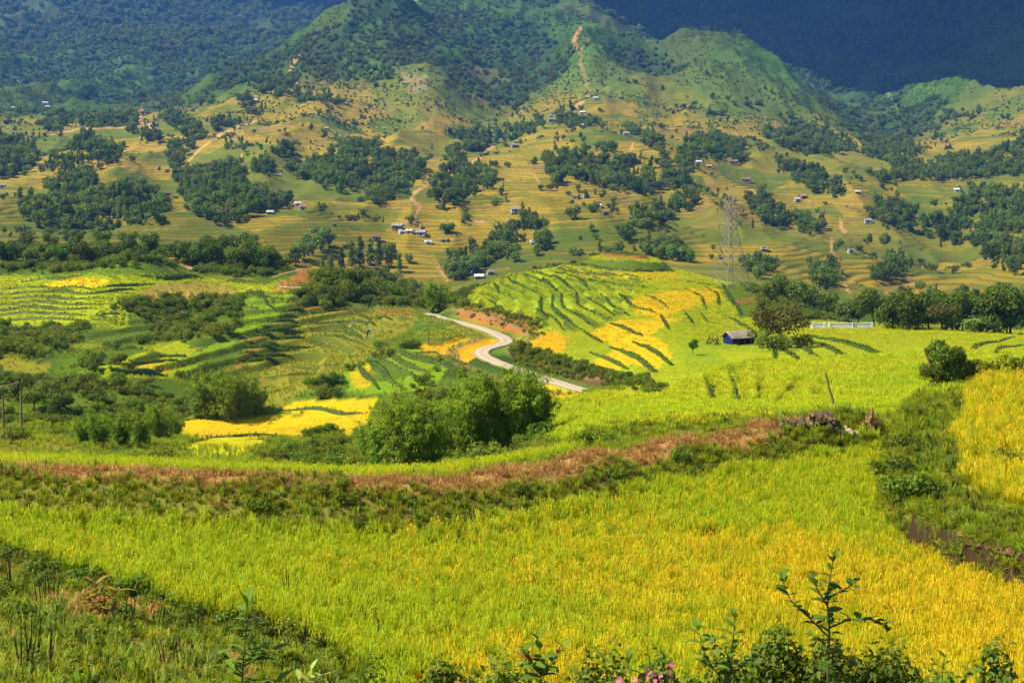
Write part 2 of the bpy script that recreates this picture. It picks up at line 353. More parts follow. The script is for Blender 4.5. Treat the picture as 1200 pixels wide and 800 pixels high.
# ---------------------------------------------------------------- what grows where (crop and soil colours)
PXG = np.broadcast_to(pxs[None, :], ZG.shape)
C = np.zeros(ZG.shape+(3,))
n1 = fbm(XG/9, YG/9, 51, 4); n2 = fbm(XG/30, YG/30, 52, 3); n3 = fbm(XG/3, YG/3, 53, 3)
def lay(mask, c, var=0.0):
    m = np.clip(mask, 0, 1)[..., None]; c = np.array(c)
    cc = c*(1+var*(n1[..., None]*2-1))
    C[:] = C*(1-m)+cc*m
GRASS = (0.085, 0.135, 0.010); SCRUB = (0.045, 0.075, 0.010); RICEG = (0.225, 0.265, 0.007); RICEY = (0.50, 0.34, 0.006)
RIPE = (0.50, 0.27, 0.006); LIME = (0.150, 0.235, 0.008); STRAW = (0.25, 0.18, 0.03); SOIL = (0.27, 0.095, 0.025); DARKSOIL = (0.055, 0.03, 0.015)
OLIVE = (0.19, 0.17, 0.014)
lay(np.ones_like(ZG), GRASS, 0.4)
lay((DG > 560)*(DG < 2000)*1.0, (0.115, 0.125, 0.013), 0.4)
dm = (DG > 58) & (DG < 480)
lay(dm*smooth(0.5, 0.62, n2), SCRUB, 0.4)
lay(dm*smooth(0.60, 0.70, n1)*0.6, OLIVE, 0.2)
def zone(poly, c, d0=58, d1=480, var=0.16, a=1.0, fuzz=4.5):
    jx = (n1-0.5)*fuzz*4; jy = (n3-0.5)*fuzz
    m = in_poly(PXG+jx, ROW+jy, poly) & (DG > d0) & (DG < d1)
    lay(m*a, c, var)
# rice hill on the right
zone([(530,362),(560,335),(600,318),(650,308),(700,300),(770,300),(850,325),(905,340),(940,375),(1010,378),(1110,382),(1210,388),(1420,390),(1420,470),(1100,478),(1000,490),(900,500),(800,508),(700,520),(640,500),(640,478),(700,468),(730,450),(640,415),(600,408),(632,388),(560,372)], RICEG, var=0.16)
zone([(700,468),(820,472),(1000,480),(1000,500),(800,512),(640,520),(600,500),(640,478)], LIME, a=0.6)
zone([(560,345),(620,325),(690,322),(700,345),(660,362),(600,360)], LIME, a=0.55)
zone([(800,395),(900,405),(930,425),(870,445),(800,430)], LIME, a=0.5)
zone([(735,352),(790,340),(842,337),(846,352),(805,361),(772,373),(742,366)], RICEY)
zone([(690,392),(722,376),(770,371),(795,374),(765,392),(782,402),(786,422),(770,432),(742,426),(704,442),(694,424),(722,406)], RICEY)
zone([(840,410),(1040,425),(1120,440),(1000,455),(860,445)], (0.34,0.35,0.006), a=0.5)
zone([(598,402),(640,389),(662,391),(660,413),(632,414)], RIPE)
zone([(660,316),(790,318),(800,330),(660,326)], RICEY, a=0.35)
zone([(838,336),(880,330),(905,342),(900,372),(868,372)], GRASS)
zone([(858,352),(890,347),(892,352),(862,356)], SOIL, fuzz=1)
zone([(690,306),(780,304),(784,313),(690,316)], RICEG, fuzz=1)
# left hill
zone([(-200,322),(60,324),(200,322),(330,338),(345,346),(280,348),(160,346),(130,384),(60,380),(-200,384)], RICEG)
zone([(50,332),(95,325),(135,329),(100,338),(60,339)], RICEY, fuzz=1)
zone([(160,343),(195,331),(262,332),(284,342),(250,348),(225,352),(175,353)], STRAW)
zone([(96,382),(140,346),(162,343),(156,365),(140,386)], RICEG)
zone([(260,352),(345,344),(338,360),(305,386),(250,415),(212,442),(192,442),(240,406),(284,380)], LIME)
zone([(92,440),(150,418),(210,398),(232,408),(216,432),(200,444)], RICEG)
zone([(100,437),(160,425),(205,425),(195,438)], RICEY, a=0.6)
zone([(345,362),(440,363),(492,371),(445,412),(390,442),(330,468),(262,468),(262,440),(290,402),(330,371)], OLIVE)
zone([(342,355),(480,364),(486,371),(342,361)], SOIL, fuzz=1, a=0.8)
zone([(262,440),(300,395),(312,398),(285,440),(272,462)], SOIL, a=0.6)
zone([(398,440),(440,420),(492,405),(522,432),(500,456),(440,462),(408,458)], LIME)
zone([(410,436),(440,422),(450,430),(425,455),(410,450)], RICEY, a=0.7)
zone([(488,403),(540,397),(588,397),(566,413),(545,426),(500,416)], RIPE, fuzz=1)
zone([(203,512),(215,492),(262,487),(360,487),(330,480),(345,470),(442,466),(432,482),(442,508),(404,513),(382,500),(352,513),(250,514)], RICEY, fuzz=1.5)
zone([(214,522),(260,511),(312,516),(282,534),(230,537)], (0.42,0.40,0.006), fuzz=1.5)
zone([(625,458),(650,447),(674,458),(684,466),(645,476),(622,484)], RICEY, fuzz=1)
zone([(-20,517),(60,512),(95,520),(60,530),(-20,528)], STRAW, a=0.8)
zone([(215,540),(360,535),(380,560),(215,562)], RICEG, d0=47)
zone([(0,415),(60,425),(50,440),(0,432)], OLIVE)
lay((LT & (tlf < 0.26) & (vnoise(XG/9, YG/9, 27) > 0.2))*0.8, (0.055,0.080,0.008), 0.3)
lay((KN & (tkf < 0.26) & (vnoise(XG/9, YG/14, 26) > 0.25))*0.95, (0.055,0.080,0.008), 0.3)
# soil cuts beside the road
zone([(530,356),(560,358),(632,376),(634,394),(590,388),(536,372)], SOIL, var=0.5)
zone([(600,404),(640,414),(732,444),(730,460),(690,452),(640,436),(600,424)], (0.10,0.055,0.02), var=0.5)
zone([(318,340),(338,326),(352,310),(362,312),(362,330),(335,342)], SOIL, d0=200, a=0.8)
zone([(545,372),(590,385),(585,396),(560,398),(520,384)], OLIVE)
lay((RD < 4.8)*(RD > 3.2)*0.7, (0.2,0.13,0.05), 0.3)
edge = (md > 0.36) & (md < 0.5) & (DG < 380)
lay(edge*0.9, SOIL, 0.2)
lay(((md > 0.74) & (md < 1.0))*0.8, SCRUB, 0.3)
lay((DG < 62)*1.0, (0.060, 0.080, 0.010), 0.4)  # soil and thatch base, with shade in the gaps between plants painted in
# near ground: paddy mud under the rice, dry path on the bank, weedy slopes
PADDY = [(-220,548),(-220,664),(0,650),(100,680),(200,716),(300,742),(400,770),(440,800),(440,1000),(1440,1000),(1440,700),(1285,680),(1200,640),(1112,612),(1040,578),(1028,548),(1040,512),(930,512),(900,500),(800,512),(700,532),(600,550),(500,566),(400,568),(300,562),(200,556),(0,550)]
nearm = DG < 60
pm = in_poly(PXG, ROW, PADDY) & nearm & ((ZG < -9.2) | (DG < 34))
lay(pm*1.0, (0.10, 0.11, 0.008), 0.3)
crest = [w2(p, d*0.92) for p, d in [(-250,45.9),(0,45.9),(100,45.2),(200,44.6),(300,44),(400,43.3),(500,43.6),(600,46),(700,49),(800,52.4),(900,55.5),(960,56.5)]]
cdist, _, _ = seg_dist(XG, YG, crest)
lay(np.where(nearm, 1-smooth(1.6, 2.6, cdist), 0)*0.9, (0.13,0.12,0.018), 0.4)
lay(np.where(nearm, 1-smooth(0.2, 0.8, cdist+1.0*(n3-0.5)), 0)*0.9, (0.30,0.165,0.05), 0.4)
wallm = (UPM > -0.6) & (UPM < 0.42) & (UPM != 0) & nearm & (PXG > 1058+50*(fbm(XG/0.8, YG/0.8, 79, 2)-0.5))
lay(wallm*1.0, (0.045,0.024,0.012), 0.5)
lay((UPM > 2.4)*1.0, (0.20,0.14,0.01), 0.2)
# mountains
forest_n = fbm(wx/170, wy/200, 61, 4)
mtm = smooth(1450, 1800, DG)
grassy = np.array((0.052,0.108,0.010))*(0.6+0.8*fbm(XG/40, YG/55, 66, 4)[..., None]); gb_ = smooth(0.45, 0.7, fbm(XG/120, YG/160, 68, 4))[..., None]; grassy = grassy*(1-gb_)*0.85+gb_*np.array((0.066,0.092,0.016)); wood = np.array((0.032,0.060,0.014))
conc = gblur(gblur(ZSM, 14, 0), 12, 1)-ZSM
fm = smooth(0.50, 0.62, forest_n+0.25*(fbm(wx/45, wy/60, 67, 3)-0.5)+np.clip(conc*0.022, -0.16, 0.14))
mc = grassy*(1-fm[..., None])+wood*fm[..., None]
C[:] = C*(1-mtm[..., None])+mc*mtm[..., None]*(0.8+0.4*n2[..., None])
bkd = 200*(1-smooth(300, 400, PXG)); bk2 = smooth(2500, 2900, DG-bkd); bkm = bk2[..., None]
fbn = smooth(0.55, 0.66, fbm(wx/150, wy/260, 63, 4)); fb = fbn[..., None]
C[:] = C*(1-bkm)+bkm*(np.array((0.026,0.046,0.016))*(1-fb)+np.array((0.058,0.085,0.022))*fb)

def fzone(poly, c, a=1.0, d0=600, d1=8000, fuzz=5):
    jx = (n2-0.5)*fuzz*4; jy = (n1-0.5)*fuzz
    m = in_poly(PXG+jx, ROW+jy, poly) & (DG > d0) & (DG < d1)
    lay(m*a, c, 0.25); TM[m] *= (1-a)
TM = smooth(590, 660, DG)*(1-smooth(1500, 1850, DG))
TM *= 1-0.6*smooth(0.58, 0.70, fbm(XG/150, YG/110, 71, 3))
C[TM < 0.35] = C[TM < 0.35]
PATHC = (0.42, 0.22, 0.08)
def fpath(pts, wpx, dmin=600, c=PATHC, a=0.9):
    P = np.array(pts, float); best = np.full(ZG.shape, 1e9)
    for i in range(len(P)-1):
        (ax, ay), (bx, by) = P[i], P[i+1]; L2 = (bx-ax)**2+(by-ay)**2+1e-9
        t = np.clip(((PXG-ax)*(bx-ax)+(ROW-ay)*(by-ay))/L2, 0, 1)
        best = np.minimum(best, np.hypot(PXG-ax-t*(bx-ax), ROW-ay-t*(by-ay)))
    m = (best < wpx+1.2*(n1-0.5)) & (DG > dmin) & (DG < 2600)
    lay(m*a, c, 0.2); TM[m] = 0
for pts, wp in [([(680,34),(672,48),(682,62),(680,75),(686,92),(690,108),(684,118),(674,126)], 2.2), ([(690,112),(706,106),(712,102)], 1.2),
                ([(344,70),(340,84),(345,95),(352,106)], 2.2), ([(366,58),(350,66),(343,76)], 1.2), ([(14,44),(22,52),(34,66),(42,74)], 2), ([(60,158),(90,152),(130,150),(160,150)], 1.2),
                ([(165,130),(162,140),(168,148),(178,150)], 4), ([(220,190),(235,175),(262,155),(300,142)], 1.4), ([(278,195),(284,180)], 1.2),
                ([(578,172),(560,186),(552,192)], 1.8), ([(512,205),(500,216),(486,226),(482,234),(492,242)], 2.2), ([(492,242),(486,256),(470,262)], 1.4),
                ([(975,280),(974,295),(984,312),(990,332),(998,350)], 2.0), ([(984,255),(986,268),(990,272)], 2.2), ([(742,168),(738,178)], 2), ([(625,205),(632,214)], 1.4),
                ([(545,258),(580,262),(592,270)], 1.0), ([(806,205),(812,222)], 1.2), ([(880,222),(890,232)], 1.5), ([(505,300),(525,330)], 1.0), ([(1043,95),(1040,108),(1046,120),(1052,128)], 1.6)]:
    fpath(pts, wp, c=PATHC if pts[0][0] < 1030 or pts[0][0] > 1060 else (0.12,0.17,0.03))
fzone([(470,85),(500,88),(500,106),(478,110)], (0.33,0.19,0.09), 0.85)
fzone([(430,70),(520,80),(545,110),(540,135),(480,140),(440,130)], (0.10,0.15,0.02), 0.5)
fzone([(640,100),(690,40),(730,80),(760,120),(700,120)], (0.085,0.15,0.02), 0.6)
fzone([(400,55),(440,20),(470,60),(450,95),(410,90)], (0.075,0.135,0.018), 0.6)
fzone([(800,90),(850,60),(930,90),(960,110),(900,130),(820,140)], (0.07,0.125,0.018), 0.6)
fzone([(540,75),(580,80),(600,95),(590,105),(550,92)], (0.16,0.12,0.04), 0.5)

# ---------------------------------------------------------------- ground material
def ground_material():
    q = NT('hill_ground'); P = q.pos()
    base = q.attr('Col', 'Color'); tm = q.attr('tm'); tcn = q.attr('tc')
    # paddies on the far slopes: one colour per strip between two banks
    cell = q.math('FLOOR', tcn); frac = q.math('FRACT', tcn)
    sp = q.n('SeparateXYZ'); q.l(P, sp.inputs[0])
    cb = q.n('CombineXYZ'); q.l(q.math('MULTIPLY', sp.outputs[0], 0.02), cb.inputs[0]); q.l(q.math('MULTIPLY', sp.outputs[1], 0.013), cb.inputs[1]); q.l(q.math('MULTIPLY', cell, 7.31), cb.inputs[2])
    pn = q.noise(1.0, 2, cb.outputs[0])
    cb2 = q.n('CombineXYZ'); q.l(q.math('MULTIPLY', sp.outputs[0], 0.006), cb2.inputs[0]); q.l(q.math('MULTIPLY', sp.outputs[1], 0.006), cb2.inputs[1])
    big = q.noise(1.0, 3, cb2.outputs[0])
    pat = q.n('TexVoronoi'); pat.inputs['Scale'].default_value = 0.016; q.l(q.vmul(P, (1.0, 0.8, 0.35)), pat.inputs['Vector'])
    pc = q.n('SeparateColor'); q.l(pat.outputs['Color'], pc.inputs[0])
    v = q.math('ADD', q.math('ADD', q.math('MULTIPLY', pn, 0.36), q.math('MULTIPLY', big, 0.40)), q.math('MULTIPLY', q.math('SUBTRACT', pc.outputs[0], 0.5), 0.22))
    v = q.math('ADD', v, 0.105)
    r = q.n('ValToRGB'); q.l(v, r.inputs[0]); e = r.color_ramp.elements
    e[0].position = 0.34; e[0].color = (0.075, 0.105, 0.010, 1); e[1].position = 0.66; e[1].color = (0.30, 0.185, 0.022, 1)
    for p, c in [(0.42, (0.115,0.120,0.010)), (0.48, (0.205,0.155,0.011)), (0.54, (0.29,0.188,0.014)), (0.61, (0.165,0.112,0.026))]:
        x = e.new(p); x.color = (*c, 1)
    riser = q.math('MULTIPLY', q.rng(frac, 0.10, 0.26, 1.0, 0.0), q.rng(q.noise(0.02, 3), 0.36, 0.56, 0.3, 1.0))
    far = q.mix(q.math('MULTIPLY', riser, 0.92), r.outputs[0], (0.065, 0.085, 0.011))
    c = q.mix(tm, base, far)
    mot = q.noise(0.09, 5); mot2 = q.noise(1.1, 5)
    c = q.hsv(c, v=q.math('MULTIPLY', q.rng(mot, 0.3, 0.7, 0.82, 1.18), q.rng(mot2, 0.3, 0.7, 0.80, 1.2)))
    q.l(c, q.b.inputs['Base Color'])
    q.b.inputs['Roughness'].default_value = 0.95; q.b.inputs['Specular IOR Level'].default_value = 0.05
    q.bump(q.math('ADD', q.noise(1.5, 6), q.math('MULTIPLY', q.noise(0.06, 5), 6.0)), 0.5, 0.8)
    return q.m
M_GROUND = ground_material()

def grid_mesh(name, r0, r1):
    n = r1-r0
    V = np.stack([XG[r0:r1], YG[r0:r1], CZ+ZG[r0:r1]], -1).reshape(-1, 3)
    idx = np.arange(n*NC).reshape(n, NC)
    Q = np.stack([idx[:-1, :-1], idx[:-1, 1:], idx[1:, 1:], idx[1:, :-1]], -1).reshape(-1, 4)
    me = bpy.data.meshes.new(name)
    me.vertices.add(len(V)); me.vertices.foreach_set('co', V.astype(np.float32).ravel())
    me.loops.add(Q.size); me.loops.foreach_set('vertex_index', Q.astype(np.int32).ravel())
    me.polygons.add(len(Q)); me.polygons.foreach_set('loop_start', np.arange(0, Q.size, 4, dtype=np.int32))
    me.polygons.foreach_set('use_smooth', np.ones(len(Q), bool))
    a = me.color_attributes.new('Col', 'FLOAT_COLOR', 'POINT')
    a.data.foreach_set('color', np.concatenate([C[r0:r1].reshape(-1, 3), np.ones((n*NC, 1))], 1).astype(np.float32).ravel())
    for nm, arr in (('tm', TM), ('tc', tc)):
        b = me.attributes.new(nm, 'FLOAT', 'POINT'); b.data.foreach_set('value', arr[r0:r1].astype(np.float32).ravel())
    me.update(calc_edges=True); me.materials.append(M_GROUND)
    o = bpy.data.objects.new(name, me); col.objects.link(o); o['kind'] = 'structure'
    return o
cuts = [0]+[int(np.searchsorted(DS, d)) for d in (60, 470, 1650, 2800)]+[NR-1]
names = ['foreground_field_ground', 'near_hillside', 'terraced_valley', 'green_mountains', 'far_mountains']
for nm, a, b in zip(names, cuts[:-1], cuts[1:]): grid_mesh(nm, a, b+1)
# ---------------------------------------------------------------- plant meshes
def mesh_np(name, V, faces4=None, faces3=None, attrs=None, mat=None, smooth_=False):
    """one mesh from numpy arrays; attrs: point float attributes"""
    me = bpy.data.meshes.new(name)
    V = np.asarray(V, np.float32)
    me.vertices.add(len(V)); me.vertices.foreach_set('co', V.ravel())
    loops = []; starts = []; k = 0
    if faces4 is not None and len(faces4):
        f = np.asarray(faces4, np.int32); loops.append(f.ravel()); starts.append(np.arange(len(f))*4); k = f.size
    if faces3 is not None and len(faces3):
        f = np.asarray(faces3, np.int32); loops.append(f.ravel()); starts.append(k+np.arange(len(f))*3)
    L = np.concatenate(loops); S = np.concatenate(starts).astype(np.int32)
    me.loops.add(len(L)); me.loops.foreach_set('vertex_index', L)
    me.polygons.add(len(S)); me.polygons.foreach_set('loop_start', S)
    if smooth_: me.polygons.foreach_set('use_smooth', np.ones(len(S), bool))
    if attrs:
        for nm, a in attrs.items():
            at_ = me.attributes.new(nm, 'FLOAT', 'POINT'); at_.data.foreach_set('value', np.asarray(a, np.float32))
    me.update(calc_edges=True); me.validate()
    if mat: me.materials.append(mat)
    return me

def unit(v): return v/(np.linalg.norm(v, axis=-1, keepdims=True)+1e-9)

def leaf_quads(P, N, L, W, r, droop=0.0, axis=None):
    """diamond leaves at P, facing N, length L, width W; axis = growing direction (else random)"""
    n = len(P); N = unit(N)
    a = axis if axis is not None else r.normal(size=(n, 3))
    a = a-N*np.sum(a*N, 1, keepdims=True)*0.9; a = unit(a)
    b = unit(np.cross(N, a))
    L = np.broadcast_to(np.asarray(L, float).reshape(-1, 1), (n, 1)); W = np.broadcast_to(np.asarray(W, float).reshape(-1, 1), (n, 1))
    tip = P+a*L; tip[:, 2] -= droop*L[:, 0]
    mid = P+a*L*0.45; mid[:, 2] += 0.1*droop*L[:, 0]
    V = np.stack([P, mid+b*W*0.5, tip, mid-b*W*0.5], 1).reshape(-1, 3)
    Q = np.arange(4*n).reshape(-1, 4)
    return V, Q

def tube(pts, rads, sides=6):
    pts = [np.array(p, float) for p in pts]; V = []; Q = []
    for i, p in enumerate(pts):
        t = pts[min(i+1, len(pts)-1)]-pts[max(i-1, 0)]; t = t/(np.linalg.norm(t)+1e-9)
        u = np.cross(t, (0.31, 0.95, 0.07)); u /= np.linalg.norm(u)+1e-9; v = np.cross(t, u)
        for s in range(sides):
            a = 2*math.pi*s/sides; V.append(p+rads[i]*(math.cos(a)*u+math.sin(a)*v))
    for i in range(len(pts)-1):
        for s in range(sides):
            Q.append((i*sides+s, i*sides+(s+1) % sides, (i+1)*sides+(s+1) % sides, (i+1)*sides+s))
    return V, Q

def join(parts):
    V = []; Q = []; k = 0
    for v, q in parts:
        v = np.asarray(v, float).reshape(-1, 3); V.append(v); Q.append(np.asarray(q, int).reshape(-1, 4)+k); k += len(v)
    return np.concatenate(V), np.concatenate(Q)

def leaf_material(name, dark, light, trans=0.3, hue=0.03, val=0.3, inst=False):
    q = NT(name)
    oi = q.n('ObjectInfo').outputs['Random']; tint = q.attr('tint')
    c = q.mix(tint, dark, light)
    h = q.rng(oi, 0, 1, 0.5-hue, 0.5+hue*0.6); v = q.rng(q.math('FRACT', q.math('MULTIPLY', oi, 7.77)), 0, 1, 1-val, 1+val)
    c = q.hsv(c, h=h, v=v)
    q.l(c, q.b.inputs['Base Color']); q.b.inputs['Roughness'].default_value = 0.6; q.b.inputs['Specular IOR Level'].default_value = 0.2
    tr = q.n('BsdfTranslucent'); q.l(q.hsv(c, h=0.485, sat=1.1, v=1.25), tr.inputs[0])
    mx = q.n('MixShader'); mx.inputs[0].default_value = trans
    q.l(q.b.outputs[0], mx.inputs[1]); q.l(tr.outputs[0], mx.inputs[2]); q.l(mx.outputs[0], q.out.inputs[0])
    return q.m

ML_TREE = leaf_material('tree_leaves', (0.050,0.095,0.007), (0.135,0.190,0.012), 0.35, 0.03, 0.3)
ML_FAR = leaf_material('far_tree_leaves', (0.055,0.105,0.012), (0.150,0.215,0.018), 0.4, 0.035, 0.4)
ML_BAMBOO = leaf_material('bamboo_leaves', (0.045,0.100,0.006), (0.27,0.39,0.014), 0.45, 0.015, 0.12)
ML_SHRUB = leaf_material('shrub_leaves', (0.060,0.105,0.007), (0.165,0.210,0.010), 0.35, 0.035, 0.35)
ML_BROWN = leaf_material('rusty_leaves', (0.060,0.078,0.011), (0.165,0.150,0.016), 0.3, 0.02, 0.1)
ML_GRASS = leaf_material('grass_blades', (0.11,0.18,0.007), (0.27,0.32,0.010), 0.45, 0.03, 0.3)
ML_BANK = leaf_material('bank_grass', (0.045,0.085,0.006), (0.120,0.165,0.008), 0.3, 0.02, 0.15)
ML_DRY = leaf_material('dry_grass', (0.24,0.13,0.03), (0.46,0.29,0.07), 0.3, 0.02, 0.25)
M_BARK = plain('bark', (0.075, 0.05, 0.03), 0.9, 0.35, 5)
M_CULM = plain('bamboo_culm', (0.16, 0.17, 0.04), 0.6, 0.3, 3)
M_WOOD = plain('weathered_wood', (0.16, 0.105, 0.06), 0.85, 0.4, 9)

def crown_mesh(name, seed, H, lobes, n, L, mat, gap=0.35, up=0.3, shell=0.55):
    """leaves spread through several uneven lobes; (cx,cy,cz,rx,ry,rz) in units of H"""
    r = np.random.default_rng(seed); Ps = []; Ns = []
    lob = np.array(lobes)*H; vol = lob[:, 3]*lob[:, 4]*lob[:, 5]; vol = vol**0.7
    for k in range(len(lob)):
        m = int(n*vol[k]/vol.sum()*1.6)
        dvec = unit(r.normal(size=(m, 3))); rad = shell+(1-shell)*r.random((m, 1))**0.6
        bumpy = 1+0.28*(fbm(dvec[:, 0]*2.6+k*5+seed, dvec[:, 1]*2.6+dvec[:, 2]*3.1, seed, 3)-0.5)[:, None]*2
        keep = fbm(dvec[:, 0]*3.5+9*k, dvec[:, 2]*3.5+dvec[:, 1]*2+seed, seed+5, 2) > gap
        keep &= ~((dvec[:, 2] < -0.45) & (r.random(m) < 0.6))
        Ps.append((lob[k, :3]+dvec*rad*bumpy*lob[k, 3:])[keep]); Ns.append(dvec[keep])
    P = np.concatenate(Ps); N = np.concatenate(Ns)
    if len(P) > n: idx = r.permutation(len(P))[:n]; P, N = P[idx], N[idx]
    Nn = unit(N*0.75+r.normal(size=N.shape)*0.55+np.array((0, 0, up)))
    V, Q = leaf_quads(P, Nn, L*(0.6+0.8*r.random(len(P))), L*0.75*(0.6+0.6*r.random(len(P))), r, 0.25)
    cl = fbm(P[:, 0]/H*7+seed, P[:, 1]/H*7+P[:, 2]/H*5, seed+2, 2)
    tint = np.clip(0.6*cl+0.55*r.random(len(P))-0.1, 0, 1)
    return mesh_np(name, V, Q, attrs={'tint': np.repeat(tint, 4)}, mat=mat)

def trunk_mesh(name, seed, H, top, r0, lobes):
    r = np.random.default_rng(seed); parts = []
    bend = r.normal(size=2)*0.03*H
    spine = [(bend[0]*t*t, bend[1]*t*t, -0.25+H*top*t) for t in np.linspace(0, 1, 6)]
    parts.append(tube(spine, [r0*(1.25-0.95*t) for t in np.linspace(0, 1, 6)], 7))
    for lb in lobes:
        e = np.array(lb[:3])*H; s = np.array(spine[2+int(r.integers(0, 3))])
        mid = (s+e)/2+r.normal(size=3)*0.03*H
        parts.append(tube([s, mid, e], [r0*0.45, r0*0.3, r0*0.1], 5))
    V, Q = join(parts); return mesh_np(name, V, Q, mat=M_BARK, smooth_=True)

def rand_lobes(seed, n, spread, z0, z1, rr):
    r = np.random.default_rng(seed); out = []
    for k in range(n):
        a = 2*math.pi*k/n*1.3+r.random()*1.2; q = spread*(0.35+0.65*r.random()) if k else 0
        z = z0+(z1-z0)*((k+0.5)/n*0.5+0.5*r.random()); s = rr*(0.75+0.5*r.random())
        out.append((q*math.cos(a), q*math.sin(a), z, s, s, s*(0.7+0.35*r.random())))
    return out

TREE = []          # (crown, trunk) meshes, 8 m tall, for trees close enough to show limbs
for s in range(4):
    lb = rand_lobes(100+s, 7+s % 2, 0.27, 0.42, 0.84, 0.17)
    TREE.append((crown_mesh('crown', 200+s, 8, lb, 2600, 0.42, ML_TREE), trunk_mesh('trunk', 300+s, 8, 0.72, 0.17, lb)))
FARTREE = []       # 9 m tall, coarse leaf clumps
for s in range(4):
    lb = rand_lobes(120+s, 7, 0.34, 0.22, 0.84, 0.19)
    FARTREE.append((crown_mesh('crown', 220+s, 9, lb, 560, 0.95, ML_FAR, 0.36), trunk_mesh('trunk', 320+s, 9, 0.6, 0.18, lb[:3])))
BUSHTREE = []     # 6 m tall, leafy down to the ground
for s in range(4):
    lb = rand_lobes(160+s, 9, 0.34, 0.14, 0.80, 0.20)
    BUSHTREE.append((crown_mesh('crown', 280+s, 6, lb, 2600, 0.36, ML_TREE, 0.3), trunk_mesh('trunk', 380+s, 6, 0.6, 0.13, lb)))
TALLTREE = []      # slim dark trees
for s in range(2):
    lb = [(0.03*math.cos(k*2.1), 0.03*math.sin(k*2.1), 0.18+0.14*k, 0.15-0.016*k, 0.15-0.016*k, 0.13) for k in range(6)]
    TALLTREE.append((crown_mesh('crown', 240+s, 9, lb, 420, 0.8, ML_FAR, 0.25), trunk_mesh('trunk', 340+s, 9, 0.8, 0.14, lb[:2])))
SHRUB = []         # 1.6 m tall
for s in range(4):
    lb = rand_lobes(140+s, 6, 0.5, 0.25, 0.62, 0.30)
    SHRUB.append((crown_mesh('foliage', 260+s, 1.6, lb, 650, 0.19, ML_SHRUB, 0.22), trunk_mesh('stem', 360+s, 1.6, 0.4, 0.03, lb)))
lbb = rand_lobes(177, 11, 0.46, 0.20, 0.78, 0.19)
RUSTY = (crown_mesh('crown', 277, 8, lbb, 3200, 0.34, ML_BROWN, 0.36), trunk_mesh('trunk', 377, 8, 0.6, 0.2, lbb))

def bamboo(seed, H=7.0, nc=38, leaves=9500):
    r = np.random.default_rng(seed); culms = []; P = []; A = []; TN = []
    for k in range(nc):
        a = 2*math.pi*r.random(); b = 0.8*math.sqrt(r.random()); hh = H*(0.62+0.38*r.random()); lean = (0.05+0.24*r.random())*H
        dirx, diry = math.cos(a), math.sin(a); pts = []
        for t in np.linspace(0, 1, 8):
            out = lean*t**2.2; z = hh*(t-0.20*max(0, t-0.6)**1.5*2)
            pts.append((b*dirx+out*dirx, b*diry+out*diry, z-0.2*(t == 0)))
        culms.append(tube(pts, [0.045*(1-0.8*t) for t in np.linspace(0, 1, 8)], 4))
        pts = np.array(pts); m = leaves//nc; ns = 9
        ts = 0.16+0.84*(np.arange(ns)+r.random(ns)*0.8)/ns; nodes = np.stack([np.interp(ts, np.linspace(0, 1, 8), pts[:, j]) for j in range(3)], 1)
        so_ = unit(r.normal(size=(ns, 3))+np.array((dirx, diry, -0.25))*0.7)*(0.35+0.5*r.random((ns, 1)))*np.where(ts < 0.85, 1.0, 0.5)[:, None]
        pick = r.integers(0, ns, m); spread = 0.10+0.12*r.random(ns)
        P.append(nodes[pick]+so_[pick]+r.normal(size=(m, 3))*spread[pick][:, None]*np.array((1, 1, 0.8)))
        A.append(unit(so_[pick]*1.2+np.array((dirx*0.3, diry*0.3, -0.45))+r.normal(size=(m, 3))*0.5)); TN.append(np.repeat(r.random((1, ns)), 1, 0)[0][pick])
    P = np.concatenate(P); A = np.concatenate(A)
    N = unit(np.stack([A[:, 0]*0.6, A[:, 1]*0.6, np.full(len(A), 0.8)], 1)+r.normal(size=A.shape)*0.45)
    V, Q = leaf_quads(P, N, 0.27*(0.7+0.6*r.random(len(P))), 0.085*(0.8+0.5*r.random(len(P))), r, 0.15, axis=A)
    cl = fbm(P[:, 0]*0.9+seed, P[:, 1]*0.9+P[:, 2]*0.8, seed, 2)
    tint = np.clip(0.25*cl+0.3*r.random(len(P))+0.65*np.concatenate(TN)-0.1, 0, 1)
    cv, cq = join(culms)
    return (mesh_np('crown', V, Q, attrs={'tint': np.repeat(tint, 4)}, mat=ML_BAMBOO), mesh_np('culms', cv, cq, mat=M_CULM, smooth_=True))
BAMBOO = [bamboo(11), bamboo(12), bamboo(13)]

# ---------------------------------------------------------------- making things
def tag(o, label, cat, group=None):
    o['label'] = label; o['category'] = cat
    if group: o['group'] = group
def empty(name, loc, rz=0.0, s=1.0):
    o = bpy.data.objects.new(name, None); col.objects.link(o); o.empty_display_size = 0.3
    o.location = loc; o.rotation_euler = (0, 0, rz); o.scale = (s, s, s) if np.isscalar(s) else s
    return o
def child(name, me, parent, loc=(0, 0, 0), rot=(0, 0, 0)):
    o = bpy.data.objects.new(name, me); col.objects.link(o); o.parent = parent; o.location = loc; o.rotation_euler = rot
    return o
def plant(name, meshes, loc, s, label, cat, group=None, names=('crown', 'trunk'), rz=None, squash=1.0):
    e = empty(name, loc, random.random()*6.28 if rz is None else rz, (s, s, s*squash)); tag(e, label, cat, group)
    a = child(names[0], meshes[0], e); child(names[1], meshes[1], e)
    return e, a
SRC = {}

